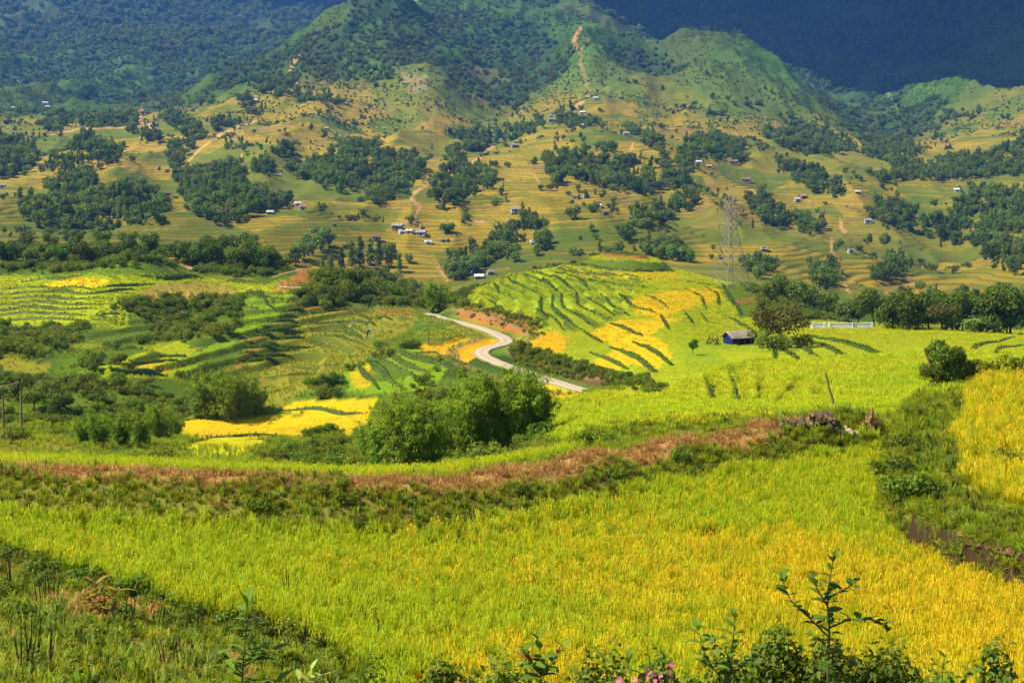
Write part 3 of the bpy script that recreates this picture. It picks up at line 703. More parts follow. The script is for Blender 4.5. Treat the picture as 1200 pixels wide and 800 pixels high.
def scatter(name, pts, scl, sources, kind='stuff', ripe=None, tilt=0.15, seed=1, idx=None, stretch=0.25):
    """one stuff object: sources copied onto points by geometry nodes"""
    me = bpy.data.meshes.new(name); pts = np.asarray(pts, np.float32); n = len(pts)
    r = np.random.default_rng(seed)
    me.vertices.add(n); me.vertices.foreach_set('co', pts.ravel())
    sv = np.asarray(scl, np.float32)[:, None]*(1+stretch*(r.random((n, 3)).astype(np.float32)-0.5))
    a = me.attributes.new('scl', 'FLOAT_VECTOR', 'POINT'); a.data.foreach_set('vector', sv.astype(np.float32).ravel())
    rot = np.stack([r.normal(size=n)*tilt, r.normal(size=n)*tilt, r.random(n)*6.283], 1).astype(np.float32)
    a = me.attributes.new('rot', 'FLOAT_VECTOR', 'POINT'); a.data.foreach_set('vector', rot.ravel())
    a = me.attributes.new('ripe', 'FLOAT', 'POINT'); a.data.foreach_set('value', np.asarray(ripe if ripe is not None else np.zeros(n), np.float32))
    a = me.attributes.new('pick', 'INT', 'POINT'); a.data.foreach_set('value', (r.integers(0, len(sources), n) if idx is None else idx).astype(np.int32))
    o = bpy.data.objects.new(name, me); col.objects.link(o); o['kind'] = kind
    g = bpy.data.node_groups.new(name+'_nodes', 'GeometryNodeTree')
    g.interface.new_socket('Geometry', in_out='INPUT', socket_type='NodeSocketGeometry'); g.interface.new_socket('Geometry', in_out='OUTPUT', socket_type='NodeSocketGeometry')
    N = g.nodes.new; gi = N('NodeGroupInput'); go = N('NodeGroupOutput'); ip = N('GeometryNodeInstanceOnPoints'); jn = N('GeometryNodeJoinGeometry')
    for s in reversed(sources):
        oi = N('GeometryNodeObjectInfo'); oi.inputs['Object'].default_value = s; oi.inputs['As Instance'].default_value = True
        g.links.new(oi.outputs['Geometry'], jn.inputs[0])
    def na(nm, dt):
        x = N('GeometryNodeInputNamedAttribute'); x.data_type = dt; x.inputs['Name'].default_value = nm
        return [s_ for s_ in x.outputs if s_.name == 'Attribute' and s_.enabled][0]
    mp = N('GeometryNodeMeshToPoints'); g.links.new(gi.outputs[0], mp.inputs['Mesh'])
    g.links.new(mp.outputs[0], ip.inputs['Points']); g.links.new(jn.outputs[0], ip.inputs['Instance'])
    ip.inputs['Pick Instance'].default_value = True
    g.links.new(na('pick', 'INT'), ip.inputs['Instance Index']); g.links.new(na('scl', 'FLOAT_VECTOR'), ip.inputs['Scale'])
    er = N('FunctionNodeEulerToRotation'); g.links.new(na('rot', 'FLOAT_VECTOR'), er.inputs[0]); g.links.new(er.outputs[0], ip.inputs['Rotation'])
    g.links.new(ip.outputs[0], go.inputs[0])
    md_ = o.modifiers.new('scatter', 'NODES'); md_.node_group = g
    return o

def grid_points(mask, density, seed):
    """random ground points where mask (rows x cols) holds, density per square metre"""
    r = np.random.default_rng(seed)
    m = mask[:-1, :-1]
    area = (XG[:-1, 1:]-XG[:-1, :-1])*(YG[1:, :-1]-YG[:-1, :-1])
    lam = np.where(m, area*(density if np.isscalar(density) else density[:-1, :-1]), 0)
    cnt = r.poisson(np.clip(lam, 0, 60)); ii, jj = np.nonzero(cnt); rep = cnt[ii, jj]
    ii = np.repeat(ii, rep); jj = np.repeat(jj, rep); a = r.random(len(ii)); b = r.random(len(ii))
    def bl(G): return (G[ii, jj]*(1-b)+G[ii, jj+1]*b)*(1-a)+(G[ii+1, jj]*(1-b)+G[ii+1, jj+1]*b)*a
    return np.stack([bl(XG), bl(YG), CZ+bl(ZG)], 1), bl(PXG), bl(ROW)

# which ground the camera can see (to spend plants only where they count, plus a margin for a step aside)
VIS = np.minimum.accumulate(np.where(np.arange(NR)[:, None] > 70, ROW, 5000), axis=0)
SEEN = (ROW <= VIS+14)
# ---------------------------------------------------------------- trees and bushes one by one (nearer ground)
def hpx(loc, h): return h*loc.y/F          # pixel height -> metres at that distance
def trees(items, meshes, H, name, label, cat, group, dmin=60, names=('crown', 'trunk'), jit=0.12, squash=1.0):
    out = []
    for k, it in enumerate(items):
        p = at(it[0], it[1], it[3] if len(it) > 3 else dmin); p.z -= 0.05
        s = hpx(p, it[2])/H*(1+jit*(random.random()-0.5))
        m = meshes[k % len(meshes)]
        out.append(plant(name, m, p, s, label, cat, group, names, squash=squash))
    return out
BN = ('crown', 'culms'); SN = ('foliage', 'stem')
b = trees([(452,552,92),(474,556,114),(496,556,98),(556,544,116),(582,540,126),(606,534,118),(626,522,78),(436,544,60),(520,540,70)], BAMBOO, 7.0, 'bamboo_clump',
          'feathery green bamboo clump in the large stand by the bank path', 'bamboo', 'bamboo stand by the bank path', 70, BN)
SRC['bamboo'] = [x[1] for x in b[:3]]
trees([(248,490,62),(268,492,66),(288,488,54),(304,484,34),(232,490,34)], BAMBOO, 7.0, 'bamboo_clump', 'bushy bamboo clump behind the small yellow paddies', 'bamboo', 'bamboo behind the yellow paddies', 100, BN)
trees([(96,520,40),(118,524,48),(142,522,50),(166,524,54),(190,518,52),(206,512,34)], BAMBOO, 7.0, 'bamboo_clump', 'low bamboo clump in the scrubby hollow near the power poles', 'bamboo', 'bamboo in the scrubby hollow', 80, BN)
trees([(515,366,44,262),(508,366,36,272)], BAMBOO[1:], 7.0, 'bamboo_clump', 'dark bamboo clump filling the gap where the road vanishes', 'bamboo', 'bamboo in the road gap', 200, BN)
b = None
t = trees([(72,494,44),(40,482,40),(22,470,34),(54,470,30)], BUSHTREE, 6, 'leafy_tree', 'dark round leafy tree in the scrubby hollow', 'tree', 'trees in the scrubby hollow', 90)
ridge = [(x, y, h) for x, y, h in [(4,312,34),(20,306,30),(36,312,28),(55,308,30),(70,314,30),(88,306,32),(102,312,34),(118,306,30),(132,314,34),(148,308,36),(160,314,30),(120,292,26),(90,292,24),(60,292,24),(30,292,24),(150,294,30),(176,300,32)]]
trees(ridge, BUSHTREE, 6, 'leafy_tree', 'bushy olive green tree on the long wooded ridge above the yellow terraces', 'tree', 'trees on the long wooded ridge', 340)
trees([(208,308,30),(222,312,36),(236,306,34),(250,314,36),(264,310,38),(278,316,40),(292,314,40),(306,318,40),(318,320,34),(330,320,26),(246,296,26),(270,298,30),(292,300,30)], BUSHTREE, 6, 'leafy_tree',
      'bushy green tree on the wooded spur between dirt track and red bend', 'tree', 'trees on the wooded spur', 330)
tl = trees([(388,318,22),(400,316,26),(412,312,30),(422,312,34),(434,310,32),(444,312,34),(456,312,28),(468,318,22),(378,316,18)], TALLTREE, 9, 'slim_tree', 'slim dark tree behind the bushy knoll', 'tree', 'slim trees behind the bushy knoll', 340)
trees([(346,312,26),(356,306,32),(366,300,36),(376,294,32),(386,290,26)], FARTREE, 9, 'leafy_tree', 'blue green tree in the gully behind the dirt track bend', 'tree', 'trees behind the track bend', 520)
bu = trees([(362,352,18),(374,350,22),(386,352,20),(398,350,24),(410,352,22),(424,350,26),(438,352,24),(450,350,24),(464,352,22),(478,350,20),(490,350,16),(380,338,18),(396,334,20),(412,332,22),(428,330,22),(444,332,22),(460,334,20),(474,338,18),(404,342,20),(436,342,22),(466,344,18),(366,342,16),(486,342,16)], SHRUB, 1.6,
           'round_bush', 'round olive bush covering the bushy knoll above the olive terraces', 'bush', 'bushes on the knoll', 255, SN)
SRC['shrub'] = [x[1] for x in bu[:4]]
for src in range(4): pass
trees([(902,356,30),(926,362,46),(948,366,44),(968,372,38),(1006,380,34),(1024,384,52),(1046,386,56),(1066,388,60),(1088,390,46),(1128,392,54),(1148,396,64),(1166,398,68),(1184,400,64),(1204,402,66),(1230,402,66),(1116,394,62),(1180,404,44)], BUSHTREE, 6, 'leafy_tree',
      'full green tree in the belt behind the yellow green hill field', 'tree', 'tree belt behind the hill field', 238)
trees([(990,376,34,256),(1040,386,30,250),(1062,386,34,250),(1082,388,32,248),(1156,394,28,232),(1142,394,24,232),(1064,382,44,258)], SHRUB, 1.6, 'round_bush', 'bushy shrub at the foot of the tree belt behind the hill field', 'bush', 'shrubs below the tree belt', 232, SN)
p = at(912, 410, 190); e_, a_ = plant('rusty_tree', RUSTY, p, hpx(p, 74)/8, 'wide rusty brown tree beside the blue walled hut', 'tree', rz=0.6)
p = at(1104, 392, 236); plant('rusty_tree', RUSTY, p, hpx(p, 50)/8, 'brownish tree among the green belt behind the hill field', 'tree', rz=2.2)
trees([(902,414,26),(918,412,24),(938,408,22),(888,404,22)], SHRUB, 1.6, 'round_bush', 'dark green shrub under the rusty tree beside the hut', 'bush', 'shrubs under the rusty tree', 180, SN)
trees([(812,416,20)], TREE[2:], 8, 'small_tree', 'small dark tree standing alone in the paddies near the hut', 'tree', None, 150)
trees([(738,446,13)], TREE, 8, 'small_tree', 'tiny sapling at the foot of the yellow paddies above the road', 'tree', None, 120)
# road bank shrubs
rb = []
for k in range(24):
    t_ = k/23.0; rb.append((600+t_*130+random.uniform(-3, 3), 409+t_*36+random.uniform(-3, 6), random.uniform(10, 17)))
trees(rb, SHRUB, 1.6, 'roadside_bush', 'dark bush on the earth bank above the winding road', 'bush', 'bushes on the road bank', 140, SN)
trees([(564+k*7+random.uniform(-2, 2), 363+k*1.9+random.uniform(-2, 3), random.uniform(8, 13)) for k in range(10)], SHRUB, 1.6, 'roadside_bush', 'small bush on top of the red road cutting', 'bush', 'bushes on the red cutting', 200, SN)
trees([(760,462,14),(772,464,16),(784,466,14),(796,468,12)], SHRUB, 1.6, 'field_bush', 'low bush in the dark green strip between paddies near the road end', 'bush', 'bushes in the strip by the road end', 90, SN)
trees([(1112,474,62),(1096,470,40),(1132,472,44)], [BUSHTREE[0], BUSHTREE[3], BUSHTREE[1]], 6, 'leafy_shrub', 'loose leafy shrub behind the raised orange paddy, beside the leaning stick', 'shrub', 'leafy shrubs by the leaning stick', 60, SN)
trees([(1154,470,38),(1174,468,36),(1196,468,40),(1222,470,40)], SHRUB, 1.6, 'round_bush', 'round bush along the far edge of the raised orange paddy', 'bush', 'bushes beyond the raised paddy', 60, SN)
trees([(1066,592,48,42),(1046,560,40,44),(1092,588,36,42),(1056,530,30,46),(1194,552,46,40)], SHRUB, 1.6, 'grassy_bush', 'fresh green weedy bush on the bank of the raised paddy', 'bush', 'bushes on the raised paddy bank', 40, SN, squash=0.85)
trees([(186,556,34,60),(164,552,22,60),(332,536,24,70),(372,532,24,70),(352,540,18,70),(404,548,22,60)], SHRUB, 1.6, 'round_bush', 'bright green bush below the bank path and yellow paddies', 'bush', 'bushes below the bank path', 55, SN)
trees([(672,528,22,48),(690,522,26,50),(706,520,18,50),(850,494,14,56),(760,520,14,50)], SHRUB, 1.6, 'round_bush', 'weedy bush along the dry bank path', 'bush', 'bushes along the bank path', 46, SN)
trees([(305,600,26,38),(405,592,24,38),(800,542,24,44),(612,578,18,40),(520,606,16,36),(724,560,16,42),(38,668,30,30),(440,750,26,25)], SHRUB, 1.6, 'weed_bush', 'low weed bush at the edge of the big foreground paddy', 'bush', 'weeds at the paddy edge', 24, SN)

trees([(8+i*25+random.uniform(-8, 8), 662+i*6.3+random.uniform(-3, 6), random.uniform(24, 40)) for i in range(18)], SHRUB, 1.6, 'weed_bush', 'dark weed bush on the ditch edge between weedy slope and big paddy', 'bush', 'weed bushes on the ditch edge', 22, SN)
trees([(random.uniform(0, 400), random.uniform(700, 800), random.uniform(18, 40)) for i in range(22)], SHRUB, 1.6, 'weed_bush', 'small leafy weed scattered on the weedy slope below the big paddy', 'weed', 'weeds scattered on the slope', 12, SN)
# ---------------------------------------------------------------- far groves
GROVES = [
 ([(-60,160),(25,163),(45,180),(35,205),(10,212),(-60,214)], 'grove'), ([(50,200),(60,185),(80,180),(95,160),(120,165),(145,172),(135,190),(110,200),(95,203),(60,205)], 'grove'),
 ([(55,215),(95,205),(110,210),(100,225),(80,232),(52,228)], 'grove'), ([(28,266),(30,245),(60,235),(110,232),(150,220),(180,222),(195,250),(190,268),(150,264),(120,270),(60,272)], 'wood'),
 ([(45,150),(50,140),(75,135),(80,150),(60,158)], ''), ([(95,148),(95,138),(130,136),(155,133),(160,145),(130,150)], ''), ([(148,155),(170,152),(190,160),(188,168),(175,170)], ''),
 ([(200,150),(185,140),(205,135),(225,145),(230,155),(215,165)], ''), ([(200,175),(215,165),(240,160),(230,175),(215,190),(195,200)], ''),
 ([(205,200),(225,205),(245,195),(265,195),(290,205),(285,215),(300,225),(315,235),(335,240),(325,250),(300,252),(290,264),(260,267),(225,252),(215,235),(205,220)], 'wood'),
 ([(240,150),(255,140),(280,140),(285,148),(250,155)], ''), ([(270,120),(285,115),(300,125),(315,130),(290,135)], ''), ([(295,200),(310,190),(325,200),(320,208),(300,206)], ''),
 ([(315,178),(335,175),(350,185),(345,192),(330,188)], ''), ([(285,97),(320,85),(350,92),(352,110),(380,110),(412,130),(400,132),(370,122),(330,120),(290,104)], ''),
 ([(340,205),(370,195),(395,180),(400,170),(440,175),(470,180),(500,195),(490,210),(450,240),(430,245),(420,230),(390,225),(360,215)], 'wood'),
 ([(500,210),(540,190),(580,205),(570,225),(540,230),(520,250),(505,245),(510,230)], 'knoll'),
 ([(515,157),(540,152),(600,150),(635,140),(640,155),(600,165),(570,165),(560,180),(530,185),(520,180),(560,172)], ''),
 ([(635,190),(650,180),(680,178),(720,175),(760,190),(800,180),(812,200),(800,224),(760,230),(710,226),(660,206),(640,208)], 'wood'),
 ([(640,140),(670,130),(705,140),(700,150),(670,152)], ''), ([(725,145),(745,155),(770,165),(775,180),(750,170)], ''), ([(640,215),(652,212),(656,224),(642,226)], ''),
 ([(520,328),(530,310),(560,300),(580,285),(600,270),(620,260),(640,265),(620,280),(600,295),(575,310),(540,330)], 'row'),
 ([(720,277),(740,260),(770,245),(800,240),(825,230),(820,246),(790,256),(760,270),(735,287)], 'row'), ([(665,256),(690,248),(688,258),(670,265)], ''),
 ([(800,170),(830,160),(870,165),(870,190),(850,190),(810,185)], ''), ([(890,160),(915,155),(950,150),(990,160),(1000,180),(960,186),(920,176)], ''),
 ([(908,190),(945,200),(975,215),(992,232),(970,236),(945,223),(915,206)], 'row'), ([(870,230),(890,226),(910,245),(927,260),(915,272),(895,262),(880,245)], 'row'),
 ([(930,260),(950,254),(965,268),(962,276),(940,277)], ''), ([(1010,247),(1040,240),(1080,255),(1110,262),(1132,290),(1110,288),(1060,272),(1020,257)], 'row'),
 ([(1106,268),(1135,220),(1170,220),(1200,225),(1400,220),(1400,340),(1180,322),(1140,294)], 'slope'),
 ([(1025,205),(1050,200),(1090,195),(1120,185),(1150,190),(1200,165),(1260,160),(1260,204),(1140,212),(1120,213),(1060,213),(1030,220)], ''),
 ([(1000,163),(1060,165),(1080,180),(1060,196),(1020,186)], ''), ([(1023,322),(1045,308),(1070,320),(1068,334),(1030,336)], ''),
 ([(586,305),(600,300),(606,310),(592,314)], ''), ([(615,244),(554,236),(576,236),(578,246),(556,247)], ''), ([(498,282),(504,270),(522,268),(524,280)], ''),
 ([(625,296),(632,284),(645,286),(640,304),(628,310)], ''), ([(955,320),(965,314),(982,322),(978,342),(962,344)], ''), ([(870,318),(900,310),(912,318),(890,330)], ''),
 ([(735,300),(760,290),(800,296),(810,306),(780,310)], ''), ([(430,300),(465,296),(470,304),(440,308)], '')]
GM = np.zeros(ZG.shape, bool)
gj = (fbm(XG/25, YG/25, 81, 3)-0.5)*16
for poly, kd in GROVES: GM |= in_poly(PXG+gj, ROW+gj*0.45, poly) & (DG > 560) & (DG < 2400)
C_GM = GM
sl = SEEN & (PXG > -60) & (PXG < 1260)
gp, gpx, gpy = grid_points(GM & sl & (DG < 1450), 0.030, 5)
gp2, gpx2, gpy2 = grid_points(GM & sl & (DG >= 1450), 0.018, 6)
# loose trees on the terrace edges
lp, lpx, lpy = grid_points(sl & ~GM & (DG > 620) & (DG < 1700) & (fbm(XG/45, YG/40, 83, 3) > 0.63), 0.008, 8)
gi = np.clip(np.searchsorted(DS, gp[:, 1]), 0, NR-1); gjj = np.clip(((gpx-PX0)/(PX1-PX0)*(NC-1)).astype(int), 0, NC-1)
key = gp[:, 1]+np.where(ROW[gi, gjj] <= VIS[gi, gjj]+2, 0, 5000)
order = np.argsort(key); near_i = order[:105]; rest = order[105:]
def grove_label(px, py):
    if px > 1000: return ('rounded green tree on the wooded slope beyond the tree belt', 'trees on the wooded slope')
    if px > 985: return ('green tree in the oval grove on the golden terraces above the tree belt', 'trees of the oval grove')
    if px > 950: return ('dark green tree beside the light winding footpath', 'trees beside the footpath')
    if px > 925: return ('green tree in the small clump between pylon and winding footpath', 'clump between pylon and footpath')
    if px > 866 and py > 290: return ('green bush like tree at the terraces just behind the pylon', 'trees just behind the pylon')
    if px > 866: return ('green tree in the diagonal row running down behind the pylon', 'diagonal row behind the pylon')
    if px > 690 and py > 288: return ('green tree just behind the red topped rice hill', 'trees behind the rice hill top')
    if px > 690: return ('green tree in the hedge row climbing from the rice hill top', 'hedge row above the rice hill')
    if px > 480: return ('small green tree in the hedge row above the little blue roofed house', 'trees above the blue roofed house')
    if px > 330: return ('small green tree in the gully beyond the bushy knoll', 'trees beyond the bushy knoll')
    return ('small green tree in the wood behind the bushy ridge', 'trees behind the bushy ridge')
fc = []
for k, i in enumerate(near_i):
    lb, gr = grove_label(gpx[i], gpy[i])
    e_, a_ = plant('valley_tree', FARTREE[k % 4], (gp[i, 0], gp[i, 1], gp[i, 2]-0.3), random.uniform(0.62, 1.1), lb, 'tree', gr)
    if len(fc) < 4: fc.append(a_)
SRC['far'] = fc
fp = np.concatenate([gp[rest], gp2, lp]); fs = rng.uniform(0.42, 1.2, len(fp)); fs[-len(lp):] *= 0.6
fp[:, 2] -= 0.4
SRC['mix'] = fc+fc+[tl[0][1], tl[1][1]]
scatter('valley_woods', fp, fs, SRC['mix'], seed=3, stretch=0.75)
mm = sl & (DG > 1500) & (DG < 3300) & (bk2 < 0.5) & (fm > 0.45) & (TM < 0.4)
mp_, _, _ = grid_points(mm, 0.011, 9)
m2_, _, _ = grid_points(sl & (DG > 1450) & (DG < 3300) & (bk2 < 0.45) & (fm <= 0.45) & (fbm(XG/55, YG/70, 85, 3) > 0.42), 0.05*np.clip(2000/DG, 0.5, 1), 10)
bp_, _, _ = grid_points(sl & (bk2 > 0.4) & (DG < 6200) & ((fbn < 0.6) | (n3 > 0.62)), 0.0042*np.clip((3800/DG)**1.5, 0, 1.6), 11)
P3 = np.concatenate([mp_, m2_, bp_]); s3 = np.concatenate([rng.uniform(0.6, 1.1, len(mp_)), rng.uniform(0.12, 0.34, len(m2_))*np.clip((m2_[:, 1]/2000)**2.5, 1, 4), rng.uniform(1.1, 2.2, len(bp_))])
P3[:, 2] -= 1.0
scatter('mountain_forest', P3, s3, fc, seed=4, stretch=0.7)
print('far woods', len(fp), 'mountain', len(P3))

# ---------------------------------------------------------------- scrub on the near hillsides
SCR = [[(150,355),(225,352),(250,350),(285,355),(270,395),(250,402),(225,400),(160,405),(140,385)], [(-60,385),(100,385),(95,400),(50,420),(-60,430)], [(60,432),(140,410),(165,420),(95,440)],
       [(-60,442),(90,443),(200,447),(216,434),(262,442),(266,470),(215,490),(205,512),(100,522),(-60,526)], [(-60,275),(150,270),(330,290),(345,322),(280,326),(180,312),(60,321),(-60,321)],
       [(355,358),(350,345),(380,318),(430,313),(490,323),(506,345),(500,360)], [(440,462),(520,430),(545,428),(590,432),(640,450),(625,462),(540,470),(480,470)],
       [(330,470),(400,440),(450,412),(488,401),(495,408),(440,422),(402,441),(395,466)], [(345,516),(380,500),(440,510),(470,548),(400,562),(310,542)], [(870,330),(930,345),(1000,378),(940,376),(900,366)],
       [(735,446),(756,448),(806,470),(740,462)], [(440,505),(640,470),(650,500),(640,530),(560,550)], [(530,330),(560,335),(545,360),(525,360)]]
SM = np.zeros(ZG.shape, bool)
for poly in SCR: SM |= in_poly(PXG+(n1-0.5)*14, ROW+(n3-0.5)*7, poly) & (DG > 58) & (DG < 470)
dens = 0.42*smooth(0.30, 0.58, n1)
sp_, spx, spy = grid_points(SM & sl & (RD > 4), dens, 12)
ss = rng.uniform(0.45, 1.25, len(sp_))*np.clip(sp_[:, 1]/200, 0.6, 1.25)
scatter('hillside_scrub', sp_, ss, SRC['shrub'], seed=5)
bank_z = in_poly(PXG, ROW, [(596,402),(640,412),(736,443),(732,462),(690,454),(640,438),(598,426)]) & (DG > 130) & (DG < 230) & (RD > 2.2)
cut_z = in_poly(PXG, ROW, [(530,356),(560,358),(634,376),(634,396),(590,390),(536,372)]) & (DG > 180) & (DG < 290) & (RD > 2.2)
vz, _, _ = grid_points(bank_z, 1.1, 14); vc, _, _ = grid_points(cut_z, 0.30, 15); vv = np.concatenate([vz, vc])
scatter('road_bank_scrub', vv, rng.uniform(0.18, 0.5, len(vv)), SRC['shrub'], seed=6)
print('scrub', len(sp_))
# ---------------------------------------------------------------- rice and grass
def tuft_mesh(name, seed, n, H, spread, wid, mat, droop=0.5, heads=0, base=0.05):
    """a clump of bent blades; heads = drooping grain ears"""
    r = np.random.default_rng(seed); V = []; Q = []; T = []; G = []; k = 0
    for i in range(n+heads):
        a = r.random()*6.283; b = base*math.sqrt(r.random()); ear = i >= n
        h = H*(0.65+0.4*r.random())*(1.02 if ear else 1.0); out = spread*(0.25+0.9*r.random())*(0.8 if ear else 1.0)
        dx, dy = math.cos(a), math.sin(a); px_, py_ = -dy, dx
        w = wid*(0.7+0.6*r.random()); fz = (0.45, 0.95, 1.0-0.25*droop*(1+r.random()))
        if ear: ts = [(0.72, 0.35, 0.25), (0.93, 0.6, 1.5), (0.86, 1.05, 1.3), (0.68, 1.25, 0.4)]
        else: ts = [(0.0, 0.0, 0.8), (0.55, 0.25, 1.0), (0.90, 0.62, 0.75), (fz[2]*0.95, 1.0, 0.1)]
        for (tz, to, ww) in ts:
            c = np.array((b*dx+out*to*dx, b*dy+out*to*dy, h*tz-(0.05 if tz == 0 else 0)))
            s = np.array((px_, py_, 0))*w*ww*0.5
            V += [c-s, c+s]
        for j in range(3): Q.append((k+2*j, k+2*j+1, k+2*j+3, k+2*j+2))
        k += 8; tt = r.random(); T += [tt]*8; G += [1.0 if ear else 0.0]*8
    return mesh_np(name, V, Q, attrs={'tint': T, 'ear': G}, mat=mat)

def rice_material():
    q = NT('rice')
    ripe = q.n('Attribute', attribute_name='ripe', attribute_type='INSTANCER').outputs['Fac']
    tint = q.attr('tint'); ear = q.attr('ear'); oi = q.n('ObjectInfo').outputs['Random']
    green = q.mix(tint, (0.17,0.285,0.003), (0.35,0.43,0.005)); gold = q.mix(tint, (0.33,0.29,0.004), (0.62,0.465,0.006))
    c = q.mix(ripe, green, gold)
    c = q.mix(q.math('MULTIPLY', ear, q.rng(ripe, 0.0, 1.0, 0.55, 0.9)), c, q.mix(ripe, (0.44,0.43,0.006), (0.68,0.455,0.008)))
    c = q.hsv(c, v=q.rng(oi, 0, 1, 0.82, 1.18))
    q.l(c, q.b.inputs['Base Color']); q.b.inputs['Roughness'].default_value = 0.6; q.b.inputs['Specular IOR Level'].default_value = 0.15
    tr = q.n('BsdfTranslucent'); q.l(q.hsv(c, sat=1.05, v=1.2), tr.inputs[0])
    mx = q.n('MixShader'); mx.inputs[0].default_value = 0.38
    q.l(q.b.outputs[0], mx.inputs[1]); q.l(tr.outputs[0], mx.inputs[2]); q.l(mx.outputs[0], q.out.inputs[0])
    return q.m
M_RICE = rice_material()
RICE = [tuft_mesh('rice_clump', 400+s, 22, 0.74, 0.24, 0.011, M_RICE, 0.6, 10) for s in range(4)]
GRASSM = [tuft_mesh('grass_clump', 420+s, 26, 0.42, 0.26, 0.014, ML_GRASS, 0.7) for s in range(3)]
DRYM = [tuft_mesh('dry_clump', 430+s, 20, 0.22, 0.22, 0.012, ML_DRY, 0.9) for s in range(2)]
WEEDM = [tuft_mesh('weed_clump', 440+s, 16, 0.55, 0.30, 0.045, ML_SHRUB, 0.6) for s in range(2)]
FIELDM = [tuft_mesh('field_clump', 450+s, 26, 0.62, 0.42, 0.035, M_RICE, 0.5, 10, 0.25) for s in range(3)]
def source(name, me, px, py, dmin, label, cat, group):
    p = at(px, py, dmin); o = bpy.data.objects.new(name, me); col.objects.link(o); o.location = p; tag(o, label, cat, group); return o
src_r = [source('rice_clump', m, 1010+6*k, 519+k, 30, 'rice clump at the far corner of the big foreground paddy by the woodpile', 'rice', 'corner rice clumps') for k, m in enumerate(RICE)]
src_g = [source('grass_clump', m, 60+40*k, 770+8*k, 12, 'green grass clump on the weedy slope below the big paddy', 'grass', 'grass clumps on the slope') for k, m in enumerate(GRASSM)]
src_d = [source('dry_grass_clump', m, 320+80*k, 567, 30, 'brown dry grass clump on the bank path', 'grass', 'dry grass clumps on the path') for k, m in enumerate(DRYM)]
src_w = [source('broadleaf_weed', m, 250+60*k, 780, 12, 'broad leaved weed on the slope below the big paddy', 'weed', 'weeds on the slope') for k, m in enumerate(WEEDM)]
src_f = [source('rice_clump', m, 860+20*k, 490, 56, 'young rice clump on the hill field behind the woodpile', 'rice', 'hill field rice clumps') for k, m in enumerate(FIELDM)]

